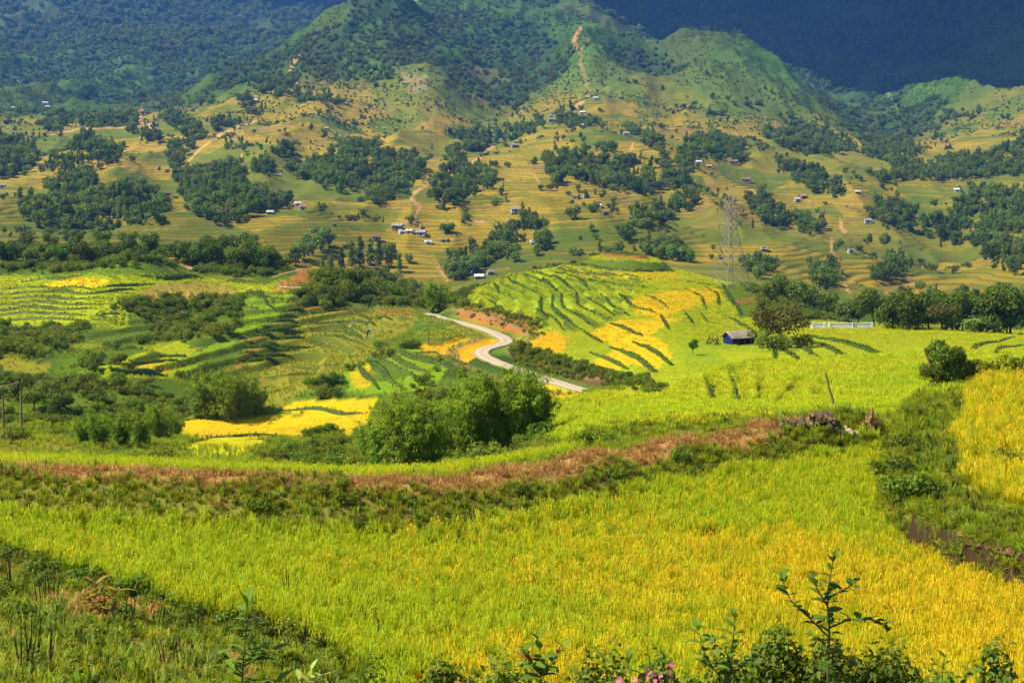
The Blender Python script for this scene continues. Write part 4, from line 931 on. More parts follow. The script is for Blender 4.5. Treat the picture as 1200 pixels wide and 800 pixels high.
# ---------------------------------------------------------------- grassy banks between the terraces
BANKS = [
 # rice hill
 (1,[(615,323),(640,330),(650,339)]),(1,[(594,326),(608,335),(624,342)]),(1,[(628,320),(652,325),(670,339)]),(1,[(652,320),(676,327),(688,338)]),(1,[(580,335),(584,343),(589,346)]),
 (1,[(576,354),(588,362),(594,367)]),(1,[(634,352),(634,364),(640,370)]),(1,[(634,366),(652,376),(658,384)]),(1,[(648,350),(648,362),(660,372),(672,381)]),(1,[(658,348),(660,360),(676,370),(688,378)]),
 (1,[(676,348),(678,358),(692,365)]),(1,[(692,352),(706,360),(717,368)]),(1,[(706,348),(716,358),(732,367)]),(1.5,[(729,348),(738,356),(760,364)]),(1,[(760,348),(770,352),(780,359)]),
 (2,[(670,311),(710,317),(752,319),(780,316)]),(1.3,[(650,317),(680,321),(730,323),(756,327)]),(1.4,[(684,388),(692,394),(702,400)]),(1.6,[(720,381),(732,385),(748,392)]),(1.7,[(698,416),(714,422),(730,430)]),
 (2,[(722,410),(742,418),(762,432)]),(1.7,[(748,404),(766,412),(782,424)]),(1.2,[(776,373),(782,383)]),(1,[(805,370),(811,378)]),(1,[(822,369),(827,376)]),(1.6,[(818,447),(829,454),(835,470)]),
 (1.4,[(857,447),(864,471)]),(1,[(888,453),(888,470)]),(1,[(925,458),(913,473)]),(1,[(962,459),(952,468)]),(2.2,[(948,395),(989,402),(1036,417)]),(2,[(942,399),(969,407),(992,420)]),
 (1.8,[(935,405),(948,412),(962,424)]),(1.7,[(918,410),(932,419),(935,427)]),(1.3,[(908,409),(909,424)]),(1.5,[(1139,415),(1148,405),(1178,398)]),(1.4,[(1168,419),(1171,409),(1192,406)]),
 (1.2,[(827,338),(840,345),(842,355)]),(1.2,[(807,341),(820,348),(825,358)]),(1.3,[(839,367),(854,373),(876,385)]),(1.6,[(851,341),(864,361),(868,370)]),(0.9,[(700,330),(730,334),(760,338)]),(0.9,[(770,326),(800,330),(830,334)]),
 # left terraces
 (1.2,[(-40,341),(0,340),(40,337),(80,338),(112,341),(128,340)]),(1.4,[(-40,347),(0,346),(50,343),(96,345),(148,344)]),(1.4,[(-40,352),(0,351),(40,349),(80,351),(132,350)]),(1.6,[(-40,359),(0,358),(40,355),(80,357),(128,356)]),
 (1.6,[(-40,366),(0,365),(30,361),(70,363),(112,362)]),(1.4,[(-40,372),(0,370),(30,367),(60,368),(100,370)]),(1.2,[(110,339),(140,335),(180,333)]),(1.1,[(120,343),(150,339),(160,340)]),(1.1,[(130,357),(158,356)]),
 (1.1,[(124,363),(150,363)]),(1.1,[(114,369),(146,369)]),(1.1,[(106,373),(144,375)]),(1.1,[(96,378),(142,379)]),(1.8,[(26,331),(60,327),(96,324)]),(1.8,[(166,324),(200,326),(240,328)]),(1.2,[(-20,376),(40,374),(100,376)]),
 (1.5,[(112,434),(140,436),(170,437),(196,441)]),(1.5,[(152,423),(170,426),(200,423),(216,429)]),(1.2,[(186,416),(206,418),(226,424)]),
 (1.5,[(332,366),(358,365)]),(1.5,[(326,372),(349,372)]),(1.5,[(316,378),(349,378)]),(1.6,[(306,383),(352,383)]),(1.6,[(300,388),(356,390)]),(1.7,[(292,394),(356,396)]),(1.7,[(288,400),(368,407)]),
 (1.8,[(286,406),(350,411)]),(1.8,[(282,414),(340,418)]),(1.8,[(280,421),(330,426)]),(0.9,[(364,366),(416,368),(460,376)]),(0.9,[(360,374),(420,378),(440,382)]),(0.9,[(358,380),(400,382),(432,392)]),
 (0.9,[(368,386),(400,390),(426,400)]),(0.9,[(366,392),(396,395),(426,404)]),(0.9,[(360,400),(392,408)]),(0.8,[(340,430),(380,428),(410,420)]),(0.8,[(330,440),(370,438)]),(1.1,[(276,348),(310,349),(330,350)]),(1.1,[(270,352),(320,355)]),(1.1,[(266,358),(320,361)]),
 (1.1,[(276,363),(308,366)]),(2,[(348,357),(400,355),(476,361)]),(1.6,[(420,429),(430,442),(444,456)]),(1.8,[(432,424),(451,439),(474,456)]),(1.8,[(442,420),(467,434),(494,449)]),(1.8,[(456,417),(481,431),(508,442)]),
 (1.8,[(469,412),(501,424),(532,432)]),(1,[(245,513),(300,511),(350,512)]),(1.2,[(330,481),(380,480),(430,484)]),(1.0,[(384,498),(400,510),(430,512)]),(1.4,[(488,414),(520,420),(546,427)]),
 (1.3,[(536,350),(570,332),(600,322)])]
def bank_pts(poly):
    out = []
    for x, y in poly:
        for t in range(14):
            p = at(x, y+t, 75)
            if p.y < 440: break
        out.append(p)
    return out
def ext(poly, f):
    (x0, y0), (x1, y1) = poly[0], poly[1]; (x2, y2), (x3, y3) = poly[-2], poly[-1]
    return [(x0-(x1-x0)*f, y0-(y1-y0)*f)]+poly+[(x3+(x3-x2)*f, y3+(y3-y2)*f)]
BANKS = [(w_*0.85, ext(p_, 0.35)) if p_[0][0] > 560 and p_[0][1] > 319 else (w_*0.68, p_) if p_[0][0] < 165 and p_[0][1] < 382 else (w_, p_) for w_, p_ in BANKS]
BD = np.full(ZG.shape, 1e6); BPTS = []
for wgt, poly in BANKS:
    P = bank_pts(poly); BPTS.append(P)
    ys = [p.y for p in P]; r0, r1 = np.searchsorted(DS, (min(ys)-4, max(ys)+4)); xs = [q[0] for q in poly]
    c0, c1 = np.searchsorted(pxs, (min(xs)-25, max(xs)+25))
    d_, _, _ = seg_dist(XG[r0:r1, c0:c1], YG[r0:r1, c0:c1], [(p.x, p.y) for p in P])
    BD[r0:r1, c0:c1] = np.minimum(BD[r0:r1, c0:c1], d_/(wgt**0.5*np.clip(YG[r0:r1, c0:c1]/200, 0.55, 1.2)))
frame = (PXG > -185) & (PXG < 1392)
pp, ppx, ppy = grid_points(pm & frame & (ROW < 1000) & (cdist > 2.0) & ((UPM < -0.2) | (UPM == 0)), 48.0, 20)
rp = fbm(pp[:, 0]/3.5, pp[:, 1]/3.5, 91, 3)
ripe = smooth(0.30, 0.72, 0.50*rp + 0.30*smooth(350, 1050, ppx)*smooth(520, 700, ppy) + 0.10*smooth(600, 760, ppy) + 0.13*rng.normal(size=len(pp)))
scatter('rice_field', pp, rng.uniform(0.66, 0.98, len(pp)), src_r, ripe=ripe, tilt=0.12, seed=21)
up, upx, upy = grid_points((UPM > 2.5) & frame & nearm & (DG < 61), 20.0, 22)
scatter('raised_rice_field', up, rng.uniform(0.75, 1.1, len(up)), src_r, ripe=np.clip(0.62+0.3*rng.normal(size=len(up)), 0, 1), tilt=0.15, seed=23)
hm = in_poly(PXG, ROW, [(600,520),(640,480),(700,470),(830,476),(1000,482),(1100,470),(1200,440),(1270,430),(1270,400),(1000,400),(830,440),(760,478),(720,490),(640,520)]) & (DG > 62) & (DG < 150)
hm |= in_poly(PXG, ROW, [(640,530),(640,484),(700,468),(850,474),(1090,462),(1260,455),(1260,480),(1050,492),(930,496),(800,505),(700,522)]) & (DG > 57) & (DG < 150)
hp, hx, hy = grid_points(hm & frame & (BD > 0.9), 7.0*np.clip(80/DG, 0.2, 1.2), 24)
hr = smooth(0.35, 0.8, fbm(hp[:, 0]/9, hp[:, 1]/9, 95, 3))*0.35
scatter('hill_rice', hp, rng.uniform(0.6, 1.0, len(hp))*np.clip(hp[:, 1]/80, 0.8, 1.5), src_f, ripe=hr, tilt=0.1, seed=25)
# grass on banks and the slope below
gm_ = nearm & frame & (~(pm & (cdist > 2.1)) | ((UPM > -0.6) & (UPM != 0))) & (ROW < 1100) & (UPM < 2.5) & ~wallm
ga, gax, gay = grid_points(gm_ & ((cdist > 0.65) | (n3 > 0.56)), 20.0+58.0*((cdist > 0.5) & (cdist < 2.8)), 26)
scatter('bank_grass', ga, rng.uniform(0.4, 1.0, len(ga))*np.where((np.abs(ga[:, 1]-43) < 14) & (ga[:, 0] < 10), 0.72, 1.0), src_g*4+src_d+src_w, tilt=0.2, seed=27)
da, _, _ = grid_points(nearm & frame & (cdist < 0.8), 36.0, 28)
scatter('dry_path_grass', da, rng.uniform(0.5, 1.2, len(da)), src_d, tilt=0.25, seed=29)
sw_, _, _ = grid_points(nearm & frame & ~pm & (DG < 40) & (PXG < 520) & (n3 > 0.42), 1.6, 38)
scatter('slope_weeds', sw_, rng.uniform(0.10, 0.30, len(sw_)), SRC['shrub'], tilt=0.2, seed=39)
sd_, _, _ = grid_points(nearm & frame & ~pm & (DG < 40) & (PXG < 520) & (n3 < 0.45), 5.0, 40)
scatter('slope_dry_grass', sd_, rng.uniform(0.7, 1.5, len(sd_)), src_d, tilt=0.3, seed=41)
oa, _, _ = grid_points(nearm & frame & (UPM > 0.02) & (UPM < 1.0), 46.0, 36)
scatter('wall_top_grass', oa, rng.uniform(0.4, 1.2, len(oa)), src_g, tilt=0.8, seed=37)
ma, _, _ = grid_points(frame & (DG > 50) & (DG < 130) & ~hm & SEEN & ~((C[..., 1] > 0.19) & (DG > 95)), 2.4, 30)
scatter('hollow_grass', ma, rng.uniform(0.5, 1.2, len(ma)), src_g, tilt=0.2, seed=31)
# rough grass and standing rice on the hillsides further off
zonef = (DG > 95) & ~hm & (DG < 460) & SEEN & frame & (RD > 3.4)
isrice0 = zonef & (C[..., 2] < 0.0125) & (C[..., 1] > 0.19)
isrice = isrice0 & (BD > 0.5) & ~(KN & (tkf < 0.28)) & ~(LT & (tlf < 0.26))
fa, _, _ = grid_points(isrice, 1.5*np.clip((200/DG)**1.5, 0.25, 1.8), 32)
ci = np.clip(np.searchsorted(DS, fa[:, 1]), 0, NR-1); cj = np.clip(((600+fa[:, 0]/fa[:, 1]*F-PX0)/(PX1-PX0)*(NC-1)).astype(int), 0, NC-1)
rat = C[ci, cj, 0]/C[ci, cj, 1]
scatter('terrace_rice', fa-np.array((0, 0, 0.45))-np.where(KN[ci, cj], 0.12, 0.0)[:, None]*np.array((0, 0, 1.0)), rng.uniform(0.9, 1.2, len(fa))*np.clip(fa[:, 1]/220, 0.8, 1.3), src_f, ripe=np.clip(smooth(0.6, 1.3, rat), 0, 1), tilt=0.1, seed=33)
xa, _, _ = grid_points(zonef & ~isrice0 & (BD > 0.8) & ~(LT & (tlf < 0.2)) & (C[..., 1] > 0.06), 2.0*np.clip((200/DG)**1.2, 0.3, 1.4)*smooth(0.12, 0.5, n1), 34)
scatter('hillside_grass', xa, rng.uniform(0.5, 1.35, len(xa)), src_g, tilt=0.2, seed=35)
print('rice', len(pp), len(fa), len(xa), len(up), len(hp), len(ga), len(da), len(ma))

def bank_mesh(k, wgt, poly):
    r = np.random.default_rng(900+k)
    P = BPTS[k]
    W = [np.array((p.x, p.y)) for p in P]; W = catmull([(a[0], a[1], 0) for a in W], 6)
    W = np.array(W)[:, :2]; seglen = np.r_[0, np.cumsum(np.hypot(*np.diff(W, axis=0).T))]; L = seglen[-1]
    if L < 1.0: return None
    n = max(4, int(L/0.9)); s = np.linspace(0, L, n)
    X = np.interp(s, seglen, W[:, 0]); Y = np.interp(s, seglen, W[:, 1])
    tx = np.gradient(X); ty = np.gradient(Y); ln = np.hypot(tx, ty)+1e-9; nx, ny = -ty/ln, tx/ln
    end = np.sin(np.pi*np.clip(s/L, 0.02, 0.98))**0.6
    dist = np.mean(Y); base = min(max(dist/200, 0.75), 1.5)
    thin = 0.72 if poly[0][0] > 560 else 1.0
    wd = thin*0.30*wgt**0.8*base*(0.8+0.4*vnoise(s/3, s*0+k, 1))*end; ht = thin*0.34*wgt*base*(0.75+0.5*vnoise(s/2, s*0+k, 2))*end
    V = []
    prof = [(-1.0, -0.15), (-0.6, 0.7), (0.0, 1.0), (0.6, 0.75), (1.0, -0.15)]
    for i in range(n):
        for u, v in prof:
            x = X[i]+nx[i]*u*wd[i]; y = Y[i]+ny[i]*u*wd[i]
            V.append((x, y, gz(x, y)+v*ht[i]))
    Q = [(i*5+j, (i+1)*5+j, (i+1)*5+j+1, i*5+j+1) for i in range(n-1) for j in range(4)]
    V = np.array(V); T = list(np.repeat(r.random(n)*0.6, 5))
    m = int(L*14*wgt); ii = r.integers(0, n*5, m); Pq = V[ii]+r.normal(size=(m, 3))*np.array((0.08, 0.08, 0.04))
    A = unit(r.normal(size=(m, 3))*0.6+np.array((0, 0, 1.0))); N = unit(r.normal(size=(m, 3))+np.array((0, -0.4, 0.3)))
    lv, lq = leaf_quads(Pq, N, 0.26*base*(0.6+0.7*r.random(m)), 0.13*base*(0.6+0.7*r.random(m)), r, 0.1, axis=A)
    VV, QQ = join([(V, Q), (lv, lq)]); T = np.r_[T, np.repeat(r.random(m), 4)]
    return mesh_np('terrace_bank', VV, QQ, attrs={'tint': T}, mat=ML_BANK)
for k, (wgt, poly) in enumerate(BANKS):
    me = bank_mesh(k, wgt, poly)
    if me:
        o = bpy.data.objects.new('terrace_bank', me); col.objects.link(o); o['kind'] = 'structure'
# ---------------------------------------------------------------- roads and tracks
def road_material():
    q = NT('pale_gravel'); u = q.attr('u'); n = q.noise(0.6, 5); n2 = q.noise(4.0, 4)
    c = q.mix(q.rng(n, 0.35, 0.65), (0.34, 0.27, 0.165), (0.52, 0.43, 0.28))
    rut = q.math('ABSOLUTE', q.math('SUBTRACT', q.math('ABSOLUTE', u), 0.24)); c = q.mix(q.rng(rut, 0.05, 0.14, 0.0, 0.45), c, (0.26, 0.19, 0.10))
    c = q.mix(q.math('MULTIPLY', q.rng(q.math('ADD', q.math('ABSOLUTE', u), q.math('MULTIPLY', n2, 0.25)), 0.48, 0.62), 0.8), c, (0.16, 0.14, 0.04))
    q.l(c, q.b.inputs['Base Color']); q.b.inputs['Roughness'].default_value = 0.95; q.bump(n2, 0.08); return q.m
M_ROAD = road_material()
M_TRACK = plain('red_dirt', (0.40, 0.19, 0.075), 0.95, 0.25, 0.6)
def ribbon(name, pts, width, mat, lift=0.03, thick=0.15, on_ground=True, jit=0.15):
    P = np.array(catmull(pts, 8)); n = len(P)
    tx = np.gradient(P[:, 0]); ty = np.gradient(P[:, 1]); ln = np.hypot(tx, ty)+1e-9; nx, ny = -ty/ln, tx/ln
    V = []; r = np.random.default_rng(len(pts)*7)
    offs = (-0.5, -0.38, -0.24, -0.1, 0.0, 0.1, 0.24, 0.38, 0.5); U = []
    for i in range(n):
        wv = width*(1+jit*(vnoise(np.array([i/3.0]), np.array([2.0]), 5)[0]-0.5))
        zc = P[i, 2]+CZ
        row = []; je = (0.16*(random.random()-0.5), 0.16*(random.random()-0.5))
        for u in offs:
            ue = u+(je[0] if u == -0.5 else je[1] if u == 0.5 else 0); U.append(u)
            x = P[i, 0]+nx[i]*ue*wv; y = P[i, 1]+ny[i]*ue*wv
            z = max(gz(x, y), zc-0.1 if not on_ground else -1e9)+lift+(0.03 if abs(u) < 0.3 else 0)
            row.append((x, y, z))
        V.append((row[0][0], row[0][1], row[0][2]-thick)); V += row; V.append((row[-1][0], row[-1][1], row[-1][2]-thick))
    m = len(offs)+2; UU = np.array(U).reshape(n, -1); UU = np.concatenate([UU[:, :1], UU, UU[:, -1:]], 1).ravel()
    Q = [(i*m+j, i*m+j+1, (i+1)*m+j+1, (i+1)*m+j) for i in range(n-1) for j in range(m-1)]
    o = bpy.data.objects.new(name, mesh_np(name, V, Q, attrs={'u': UU}, mat=mat, smooth_=False)); col.objects.link(o); o['kind'] = 'structure'
    return o
ribbon('road', [(x, y, z) for (x, y), z in zip(RP, RZ)], 2.3, M_ROAD, 0.10, 0.3, False)
def track(name, pix, width, dmin, mat=M_TRACK):
    P = [at(x, y, dmin) for x, y in pix]; Q_ = [P[0]]
    for p in P[1:]:
        if abs(p.y-Q_[-1].y) < 0.10*Q_[-1].y: Q_.append(p)
    P = Q_
    if len(P) < 2: return
    return ribbon(name, [(p.x, p.y, p.z-CZ) for p in P], width, mat, 0.06, 0.2)
track('dirt_track', [(320,344),(325,340),(330,333),(342,327),(355,321),(359,315),(353,310)], 2.6, 300)
track('dirt_track', [(327,342),(342,340),(358,338)], 1.6, 280, M_ROAD)
track('dirt_track', [(187,292),(200,300),(208,306),(220,312),(233,318)], 2.0, 330)
track('footpath', [(752,448),(753,456),(762,463),(772,468)], 0.6, 90, M_ROAD)
track('footpath', [(884,408),(892,414),(894,420)], 1.0, 170)

# ---------------------------------------------------------------- houses
def box_mesh(name, x0, x1, y0, y1, z0, z1, mat, bev=0.0):
    bm = bmesh.new()
    bmesh.ops.create_cube(bm, size=1.0)
    for v in bm.verts: v.co = Vector(((x0+x1)/2+v.co.x*(x1-x0), (y0+y1)/2+v.co.y*(y1-y0), (z0+z1)/2+v.co.z*(z1-z0)))
    if bev: bmesh.ops.bevel(bm, geom=bm.edges[:], offset=bev, segments=1, affect='EDGES')
    me = bpy.data.meshes.new(name); bm.to_mesh(me); bm.free(); me.materials.append(mat); return me
def gable_mesh(name, L, D, H, R, mat):
    """walls with two gables; ridge along x"""
    l, d = L/2, D/2
    V = [(-l,-d,-0.4),(l,-d,-0.4),(l,d,-0.4),(-l,d,-0.4),(-l,-d,H),(l,-d,H),(l,d,H),(-l,d,H),(-l,0,H+R),(l,0,H+R)]
    me = bpy.data.meshes.new(name)
    me.from_pydata(V, [], [(0,1,5,4),(2,3,7,6),(1,2,6,9,5),(3,0,4,8,7),(0,3,2,1)]); me.materials.append(mat); return me
def roof_mesh(name, L, D, H, R, mat, over=0.45, th=0.09, ribs=True):
    l = L/2+over; k = R/(D/2); d = D/2+over; V = []; Q = []
    n = max(4, int(L/0.45)) if ribs else 2
    for sgn in (-1, 1):
        b = len(V)
        for i in range(n+1):
            x = -l+2*l*i/n; w = 0.03*(i % 2)
            V += [(x, 0, H+R+0.06+w), (x, sgn*d, H+R-k*d+0.06+w), (x, 0, H+R+0.06-th), (x, sgn*d, H+R-k*d+0.06-th)]
        for i in range(n):
            a = b+4*i
            Q += [(a, a+1, a+5, a+4), (a+2, a+6, a+7, a+3), (a+1, a+3, a+7, a+5)]
        Q += [(b, b+2, b+3, b+1), (b+4*n, b+4*n+1, b+4*n+3, b+4*n+2)]
    return mesh_np(name, V, Q, mat=mat)
ROOFS = {'white': plain('white_sheet_roof', (0.50,0.50,0.49), 0.5, 0.25, 1), 'grey': plain('grey_slate_roof', (0.24,0.23,0.23), 0.7, 0.3, 2), 'brown': plain('brown_thatch_roof', (0.17,0.115,0.075), 0.95, 0.35, 3),
         'pink': plain('reddish_tile_roof', (0.42,0.22,0.16), 0.8, 0.25, 2), 'blue': plain('pale_blue_sheet_roof', (0.55,0.68,0.82), 0.45, 0.15, 2)}
WALLM = [plain('timber_wall', (0.20,0.13,0.08), 0.9, 0.35, 3), plain('plaster_wall', (0.46,0.42,0.36), 0.9, 0.2, 2), plain('grey_wall', (0.26,0.24,0.21), 0.9, 0.25, 2)]
M_DARK = plain('dark_opening', (0.02,0.017,0.014), 0.8, 0.2, 3)
def house(px, py, wpx, roof, label, group, dmin=560, wall=0, rz=None, storeys=1.0):
    p = at(px, py, dmin); L = max(2.8, 0.8*wpx*p.y/F); D = L*0.62; H = 2.1*storeys*min(1.4, L/5.0); R = D*0.30
    e = empty('house', p, random.uniform(-0.5, 0.5) if rz is None else rz); tag(e, label, 'house', group)
    wl_ = child('wall', gable_mesh('wall', L, D, H, R, WALLM[wall]), e)
    child('roof', roof_mesh('roof', L, D, H, R, ROOFS[roof]), e)
    child('door', box_mesh('door', -0.5, 0.5, -D/2-0.05, -D/2+0.05, 0.0, 1.8, M_DARK), e)
    for sx in (-0.32, 0.32):
        child('window', box_mesh('window', sx*L-0.35, sx*L+0.35, -D/2-0.05, -D/2+0.05, 0.9, 1.6, M_DARK), e)
    return e
V1 = 'houses of the hamlet below the winding orange track'
for a in [(466,269,15,'grey','longest grey roofed house of the hamlet below the winding orange track'),(471,274,9,'white','white roofed hut in front of the long grey roof in the hamlet',),(480,273,9,'white','white roofed hut between the long grey roof and the flat grey one in the hamlet'),
          (494,276,13,'grey','wide grey roofed house at the hamlet end under the dark tree'),(486,259,8,'brown','small brown roofed hut above the hamlet at the track end'),(495,268,7,'pink','reddish roofed hut between hamlet and round dark tree'),(441,281,12,'brown','dark thatched house apart from the hamlet on the yellow terraces')]:
    house(a[0], a[1], a[2], a[3], a[4], V1, wall=random.choice((0, 1, 2)))
for a in [(502,286,9,'white','white roofed hut alone on the terraces below the hamlet'),(521,284,10,'brown','brown thatched hut alone beside a bush below the hamlet'),
          (604,249,13,'grey','grey thatched house standing alone amid the middle terraces'),(598,262,9,'grey','grey hut above the diagonal hedge row'),(618,260,8,'white','pale hut beside the round bush atop the diagonal hedge row'),(625,286,7,'white','white hut beside two round bushes below the hedge row'),
          (562,327,12,'blue','little house with shining pale blue roof beside the rice hill'),(575,322,11,'grey','grey roofed house behind the little blue roofed one'),(549,322,8,'grey','grey hut hidden at the hedge beside the blue roofed house'),
          (674,233,9,'brown','brown hut beside the white roofed hut under the big wood'),(687,232,10,'white','long white roofed hut under the big wood'),(702,243,8,'white','white hut on the terraces below the big wood'),(709,252,10,'brown','brown roofed house beside a bush on bare pink terraces'),
          (819,192,8,'white','white roofed hut on the knoll above the pylon top'),(831,197,8,'pink','reddish hut on the knoll above the pylon top'),(860,193,12,'brown','brown house below the dark grove at the mountain foot'),(875,214,12,'brown','thatched house on the terraces above the diagonal tree row'),
          (934,236,9,'white','white roofed house beside the single round tree'),(941,233,11,'pink','reddish roofed house behind the white one by the round tree'),(896,294,8,'grey','grey hut above the bushes beside the pylon'),(884,308,11,'white','pale round hut below the bushes beside the pylon'),
          (997,296,9,'grey','grey roofed hut beside the light winding footpath'),(1122,225,9,'white','white roofed hut on the greenish terraces near the wooded slope'),(1005,227,8,'white','pale hut on the yellow terraces beside the oval grove'),(1132,191,10,'pink','reddish house at the foot of the shaded mountain'),(1017,261,10,'grey','grey hut above the wide golden terraces'),
          (317,251,9,'white','white roofed hut at the foot of the dark wood behind the bushy ridge'),(349,241,9,'white','white roofed house beyond the edge of the dark wood'),(354,245,9,'pink','reddish house in front of the white one by the dark wood'),(307,244,8,'brown','brown hut between trees of the dark wood'),(327,207,6,'white','tiny white hut on the green terraces above the dark wood'),
          (299,120,8,'white','white hut beside the small grove under the green peak'),(383,152,6,'pink','tiny reddish hut on the terraces under the green peak'),(3,220,9,'grey','grey hut on the yellow terraces beside a dark grove'),(16,129,8,'white','white hut on the hazy far fields'),(53,123,8,'white','white hut above the hazy far grove'),
          (56,127,6,'white','small white shed just below the hut at the hazy far grove'),(106,217,10,'brown','brown hut at the edge of the golden triangular terrace'),(196,229,9,'brown','brown hut at the outer tip of the golden triangular terrace'),(181,149,10,'grey','dark roofed house below the orange landslip'),
          (24,97,7,'white','lone white hut high on the hazy mountain foot'),(646,143,10,'grey','grey roofed house on the spur below the orange mountain track'),(648,135,8,'brown','brown roofed house uppermost of the pair on the spur'),(685,149,8,'white','white hut in the grove below the orange mountain track'),
          (683,134,8,'white','white hut at the foot of the orange mountain track'),(698,117,7,'white','white hut beside the orange mountain track bend'),(604,173,10,'grey','grey long hut where the light path meets the spur'),(734,159,9,'grey','grey hut on the terraces below the spur grove')]:
    house(a[0], a[1], a[2], a[3], a[4], None, wall=random.choice((0, 1, 2)))

# hut with blue sheet walls beside the rusty tree
M_BLUE = plain('blue_sheet', (0.008, 0.018, 0.10), 0.55, 0.25, 4)
p = at(866, 404, 180); hut = empty('field_hut', p, 0.42, 0.84); tag(hut, 'open fronted field hut with blue sheet end wall and brown roof', 'hut')
L, D, H, R = 4.6, 3.0, 1.55, 0.85
M_HROOF = plain('brown_sheet_roof', (0.30, 0.22, 0.17), 0.8, 0.35, 4)
child('roof', roof_mesh('roof', L, D, H, R, M_HROOF, 0.4), hut)
me = bpy.data.meshes.new('wall'); l, d = L/2, D/2
me.from_pydata([(-l,-d,-0.3),(-l,d,-0.3),(-l,d,H),(-l,0,H+R),(-l,-d,H),(-l+.06,-d,-0.3),(-l+.06,d,-0.3),(-l+.06,d,H),(-l+.06,0,H+R),(-l+.06,-d,H)], [], [(0,4,3,2,1),(5,6,7,8,9),(0,5,9,4),(1,2,7,6),(0,1,6,5)])
me.materials.append(M_BLUE); child('end_wall', me, hut)['label'] = 'bright blue sheet wall'
child('back_wall', box_mesh('back_wall', -l+.07, l, d-0.06, d, -0.3, H, WALLM[0]), hut)
child('end_wall', box_mesh('end_wall', l-0.06, l, -d+0.1, d-0.07, -0.3, H, WALLM[0]), hut)
for x in (-1.1, 0.3, 1.6): child('post', box_mesh('post', x-0.06, x+0.06, -d+0.02, -d+0.14, -0.3, H, M_WOOD), hut)
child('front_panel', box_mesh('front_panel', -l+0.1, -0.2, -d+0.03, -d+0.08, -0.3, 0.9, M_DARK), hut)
child('trough', box_mesh('trough', 0.2, 1.9, -d-0.5, -d-0.2, -0.2, 0.25, plain('pale_trough', (0.55,0.52,0.5), 0.7)), hut)
# firewood leaning by the hut
p = at(836, 404, 180); fw = empty('brushwood_pile', p); tag(fw, 'dark brushwood pile beside the blue end of the hut', 'brushwood')
for k in range(16):
    a = random.uniform(0, 6.28); v, q = tube([(random.uniform(-1.2, 1.2), random.uniform(-.6, .6), 0), (random.uniform(-.8, .8), random.uniform(-.4, .4), random.uniform(0.6, 1.5))], [0.06, 0.03], 5)
    child('stick', mesh_np('stick', v, q, mat=M_BARK), fw)

# low white wall in sections at the tree belt
M_WHITE = plain('whitewashed_wall', (0.70, 0.68, 0.66), 0.8, 0.18, 1.5)
for x0, x1, lb in [(952,966,'short white wall section beside the rusty tree'), (972,1000,'long white wall section below the tree belt'), (1001,1022,'white wall section under the first tall trees of the belt')]:
    a = Vector((*w2(x0, 251), 0)); b = Vector((*w2(x1, 251), 0)); a.z = gz(a.x, a.y); b.z = gz(b.x, b.y); q = (a+b)/2; ww = empty('white_wall', (q.x, q.y, q.z), math.atan2(b.y-a.y, b.x-a.x)); tag(ww, lb, 'wall')
    hl = (b-a).length/2
    child('panel', box_mesh('panel', -hl, hl, -0.1, 0.1, -0.4, 0.86, M_WHITE, 0.02), ww)
    child('coping', box_mesh('coping', -hl-0.05, hl+0.05, -0.15, 0.15, 0.863, 0.94, M_WHITE), ww)
    for x in (-hl, hl): child('pier', box_mesh('pier', x-0.18, x+0.18, -0.18, 0.18, -0.4, 1.04, M_WHITE), ww)

# ---------------------------------------------------------------- lattice pylon
M_STEEL = plain('galvanised_steel', (0.24, 0.22, 0.19), 0.6, 0.25, 0.6, 0.3, 0.2)
pp_ = at(856, 337, 330); PH = 112*pp_.y/F
py_ = empty('lattice_pylon', pp_, 0.5); tag(py_, 'tall grey steel lattice pylon on the shoulder of the rice hill', 'pylon')
hw = lambda t: (3.6*(1-t/0.62)+1.15*(t/0.62)) if t < 0.62 else 1.15*(1-(t-0.62)/0.38*0.12)
def bar(name, a, b, r, parent):
    v, q = tube([a, b], [r, r], 4); return child(name, mesh_np(name, v, q, mat=M_STEEL), parent)
cor = lambda sx, sy, t: np.array((sx*hw(t), sy*hw(t), t*PH-(0.4 if t == 0 else 0)))
lv = [0, 0.17, 0.32, 0.45, 0.55, 0.62, 0.70, 0.78, 0.86, 0.94]
for sx in (-1, 1):
    for sy in (-1, 1):
        v, q = tube([cor(sx, sy, t) for t in lv], [0.11]*4+[0.09]*6, 4); child('leg', mesh_np('leg', v, q, mat=M_STEEL), py_)
for i in range(len(lv)-1):
    for (s0, s1) in [((-1,-1),(1,-1)),((1,-1),(1,1)),((1,1),(-1,1)),((-1,1),(-1,-1))]:
        bar('brace', cor(*s0, lv[i]), cor(*s1, lv[i+1]), 0.045, py_); bar('brace', cor(*s1, lv[i]), cor(*s0, lv[i+1]), 0.045, py_)
        bar('horizontal', cor(*s0, lv[i+1]), cor(*s1, lv[i+1]), 0.05, py_)
for t, ln_ in ((0.82, 3.2), (0.65, 2.6)):
    for sx in (-1, 1):
        parts = [tube([(sx*hw(t), sy*hw(t), t*PH), (sx*(hw(t)+ln_), 0, t*PH+0.3)], [0.09, 0.06], 4) for sy in (-1, 1)]+[tube([(sx*hw(t), 0, t*PH+1.6), (sx*(hw(t)+ln_), 0, t*PH+0.3)], [0.08, 0.06], 4)]
        v, q = join(parts); ca = child('cross_arm', mesh_np('cross_arm', v, q, mat=M_STEEL), py_)
        v, q = tube([(sx*(hw(t)+ln_-0.1), 0, t*PH+0.25), (sx*(hw(t)+ln_-0.1), 0, t*PH-0.9)], [0.08, 0.08], 6); child('insulator', mesh_np('insulator', v, q, mat=M_DARK), ca)
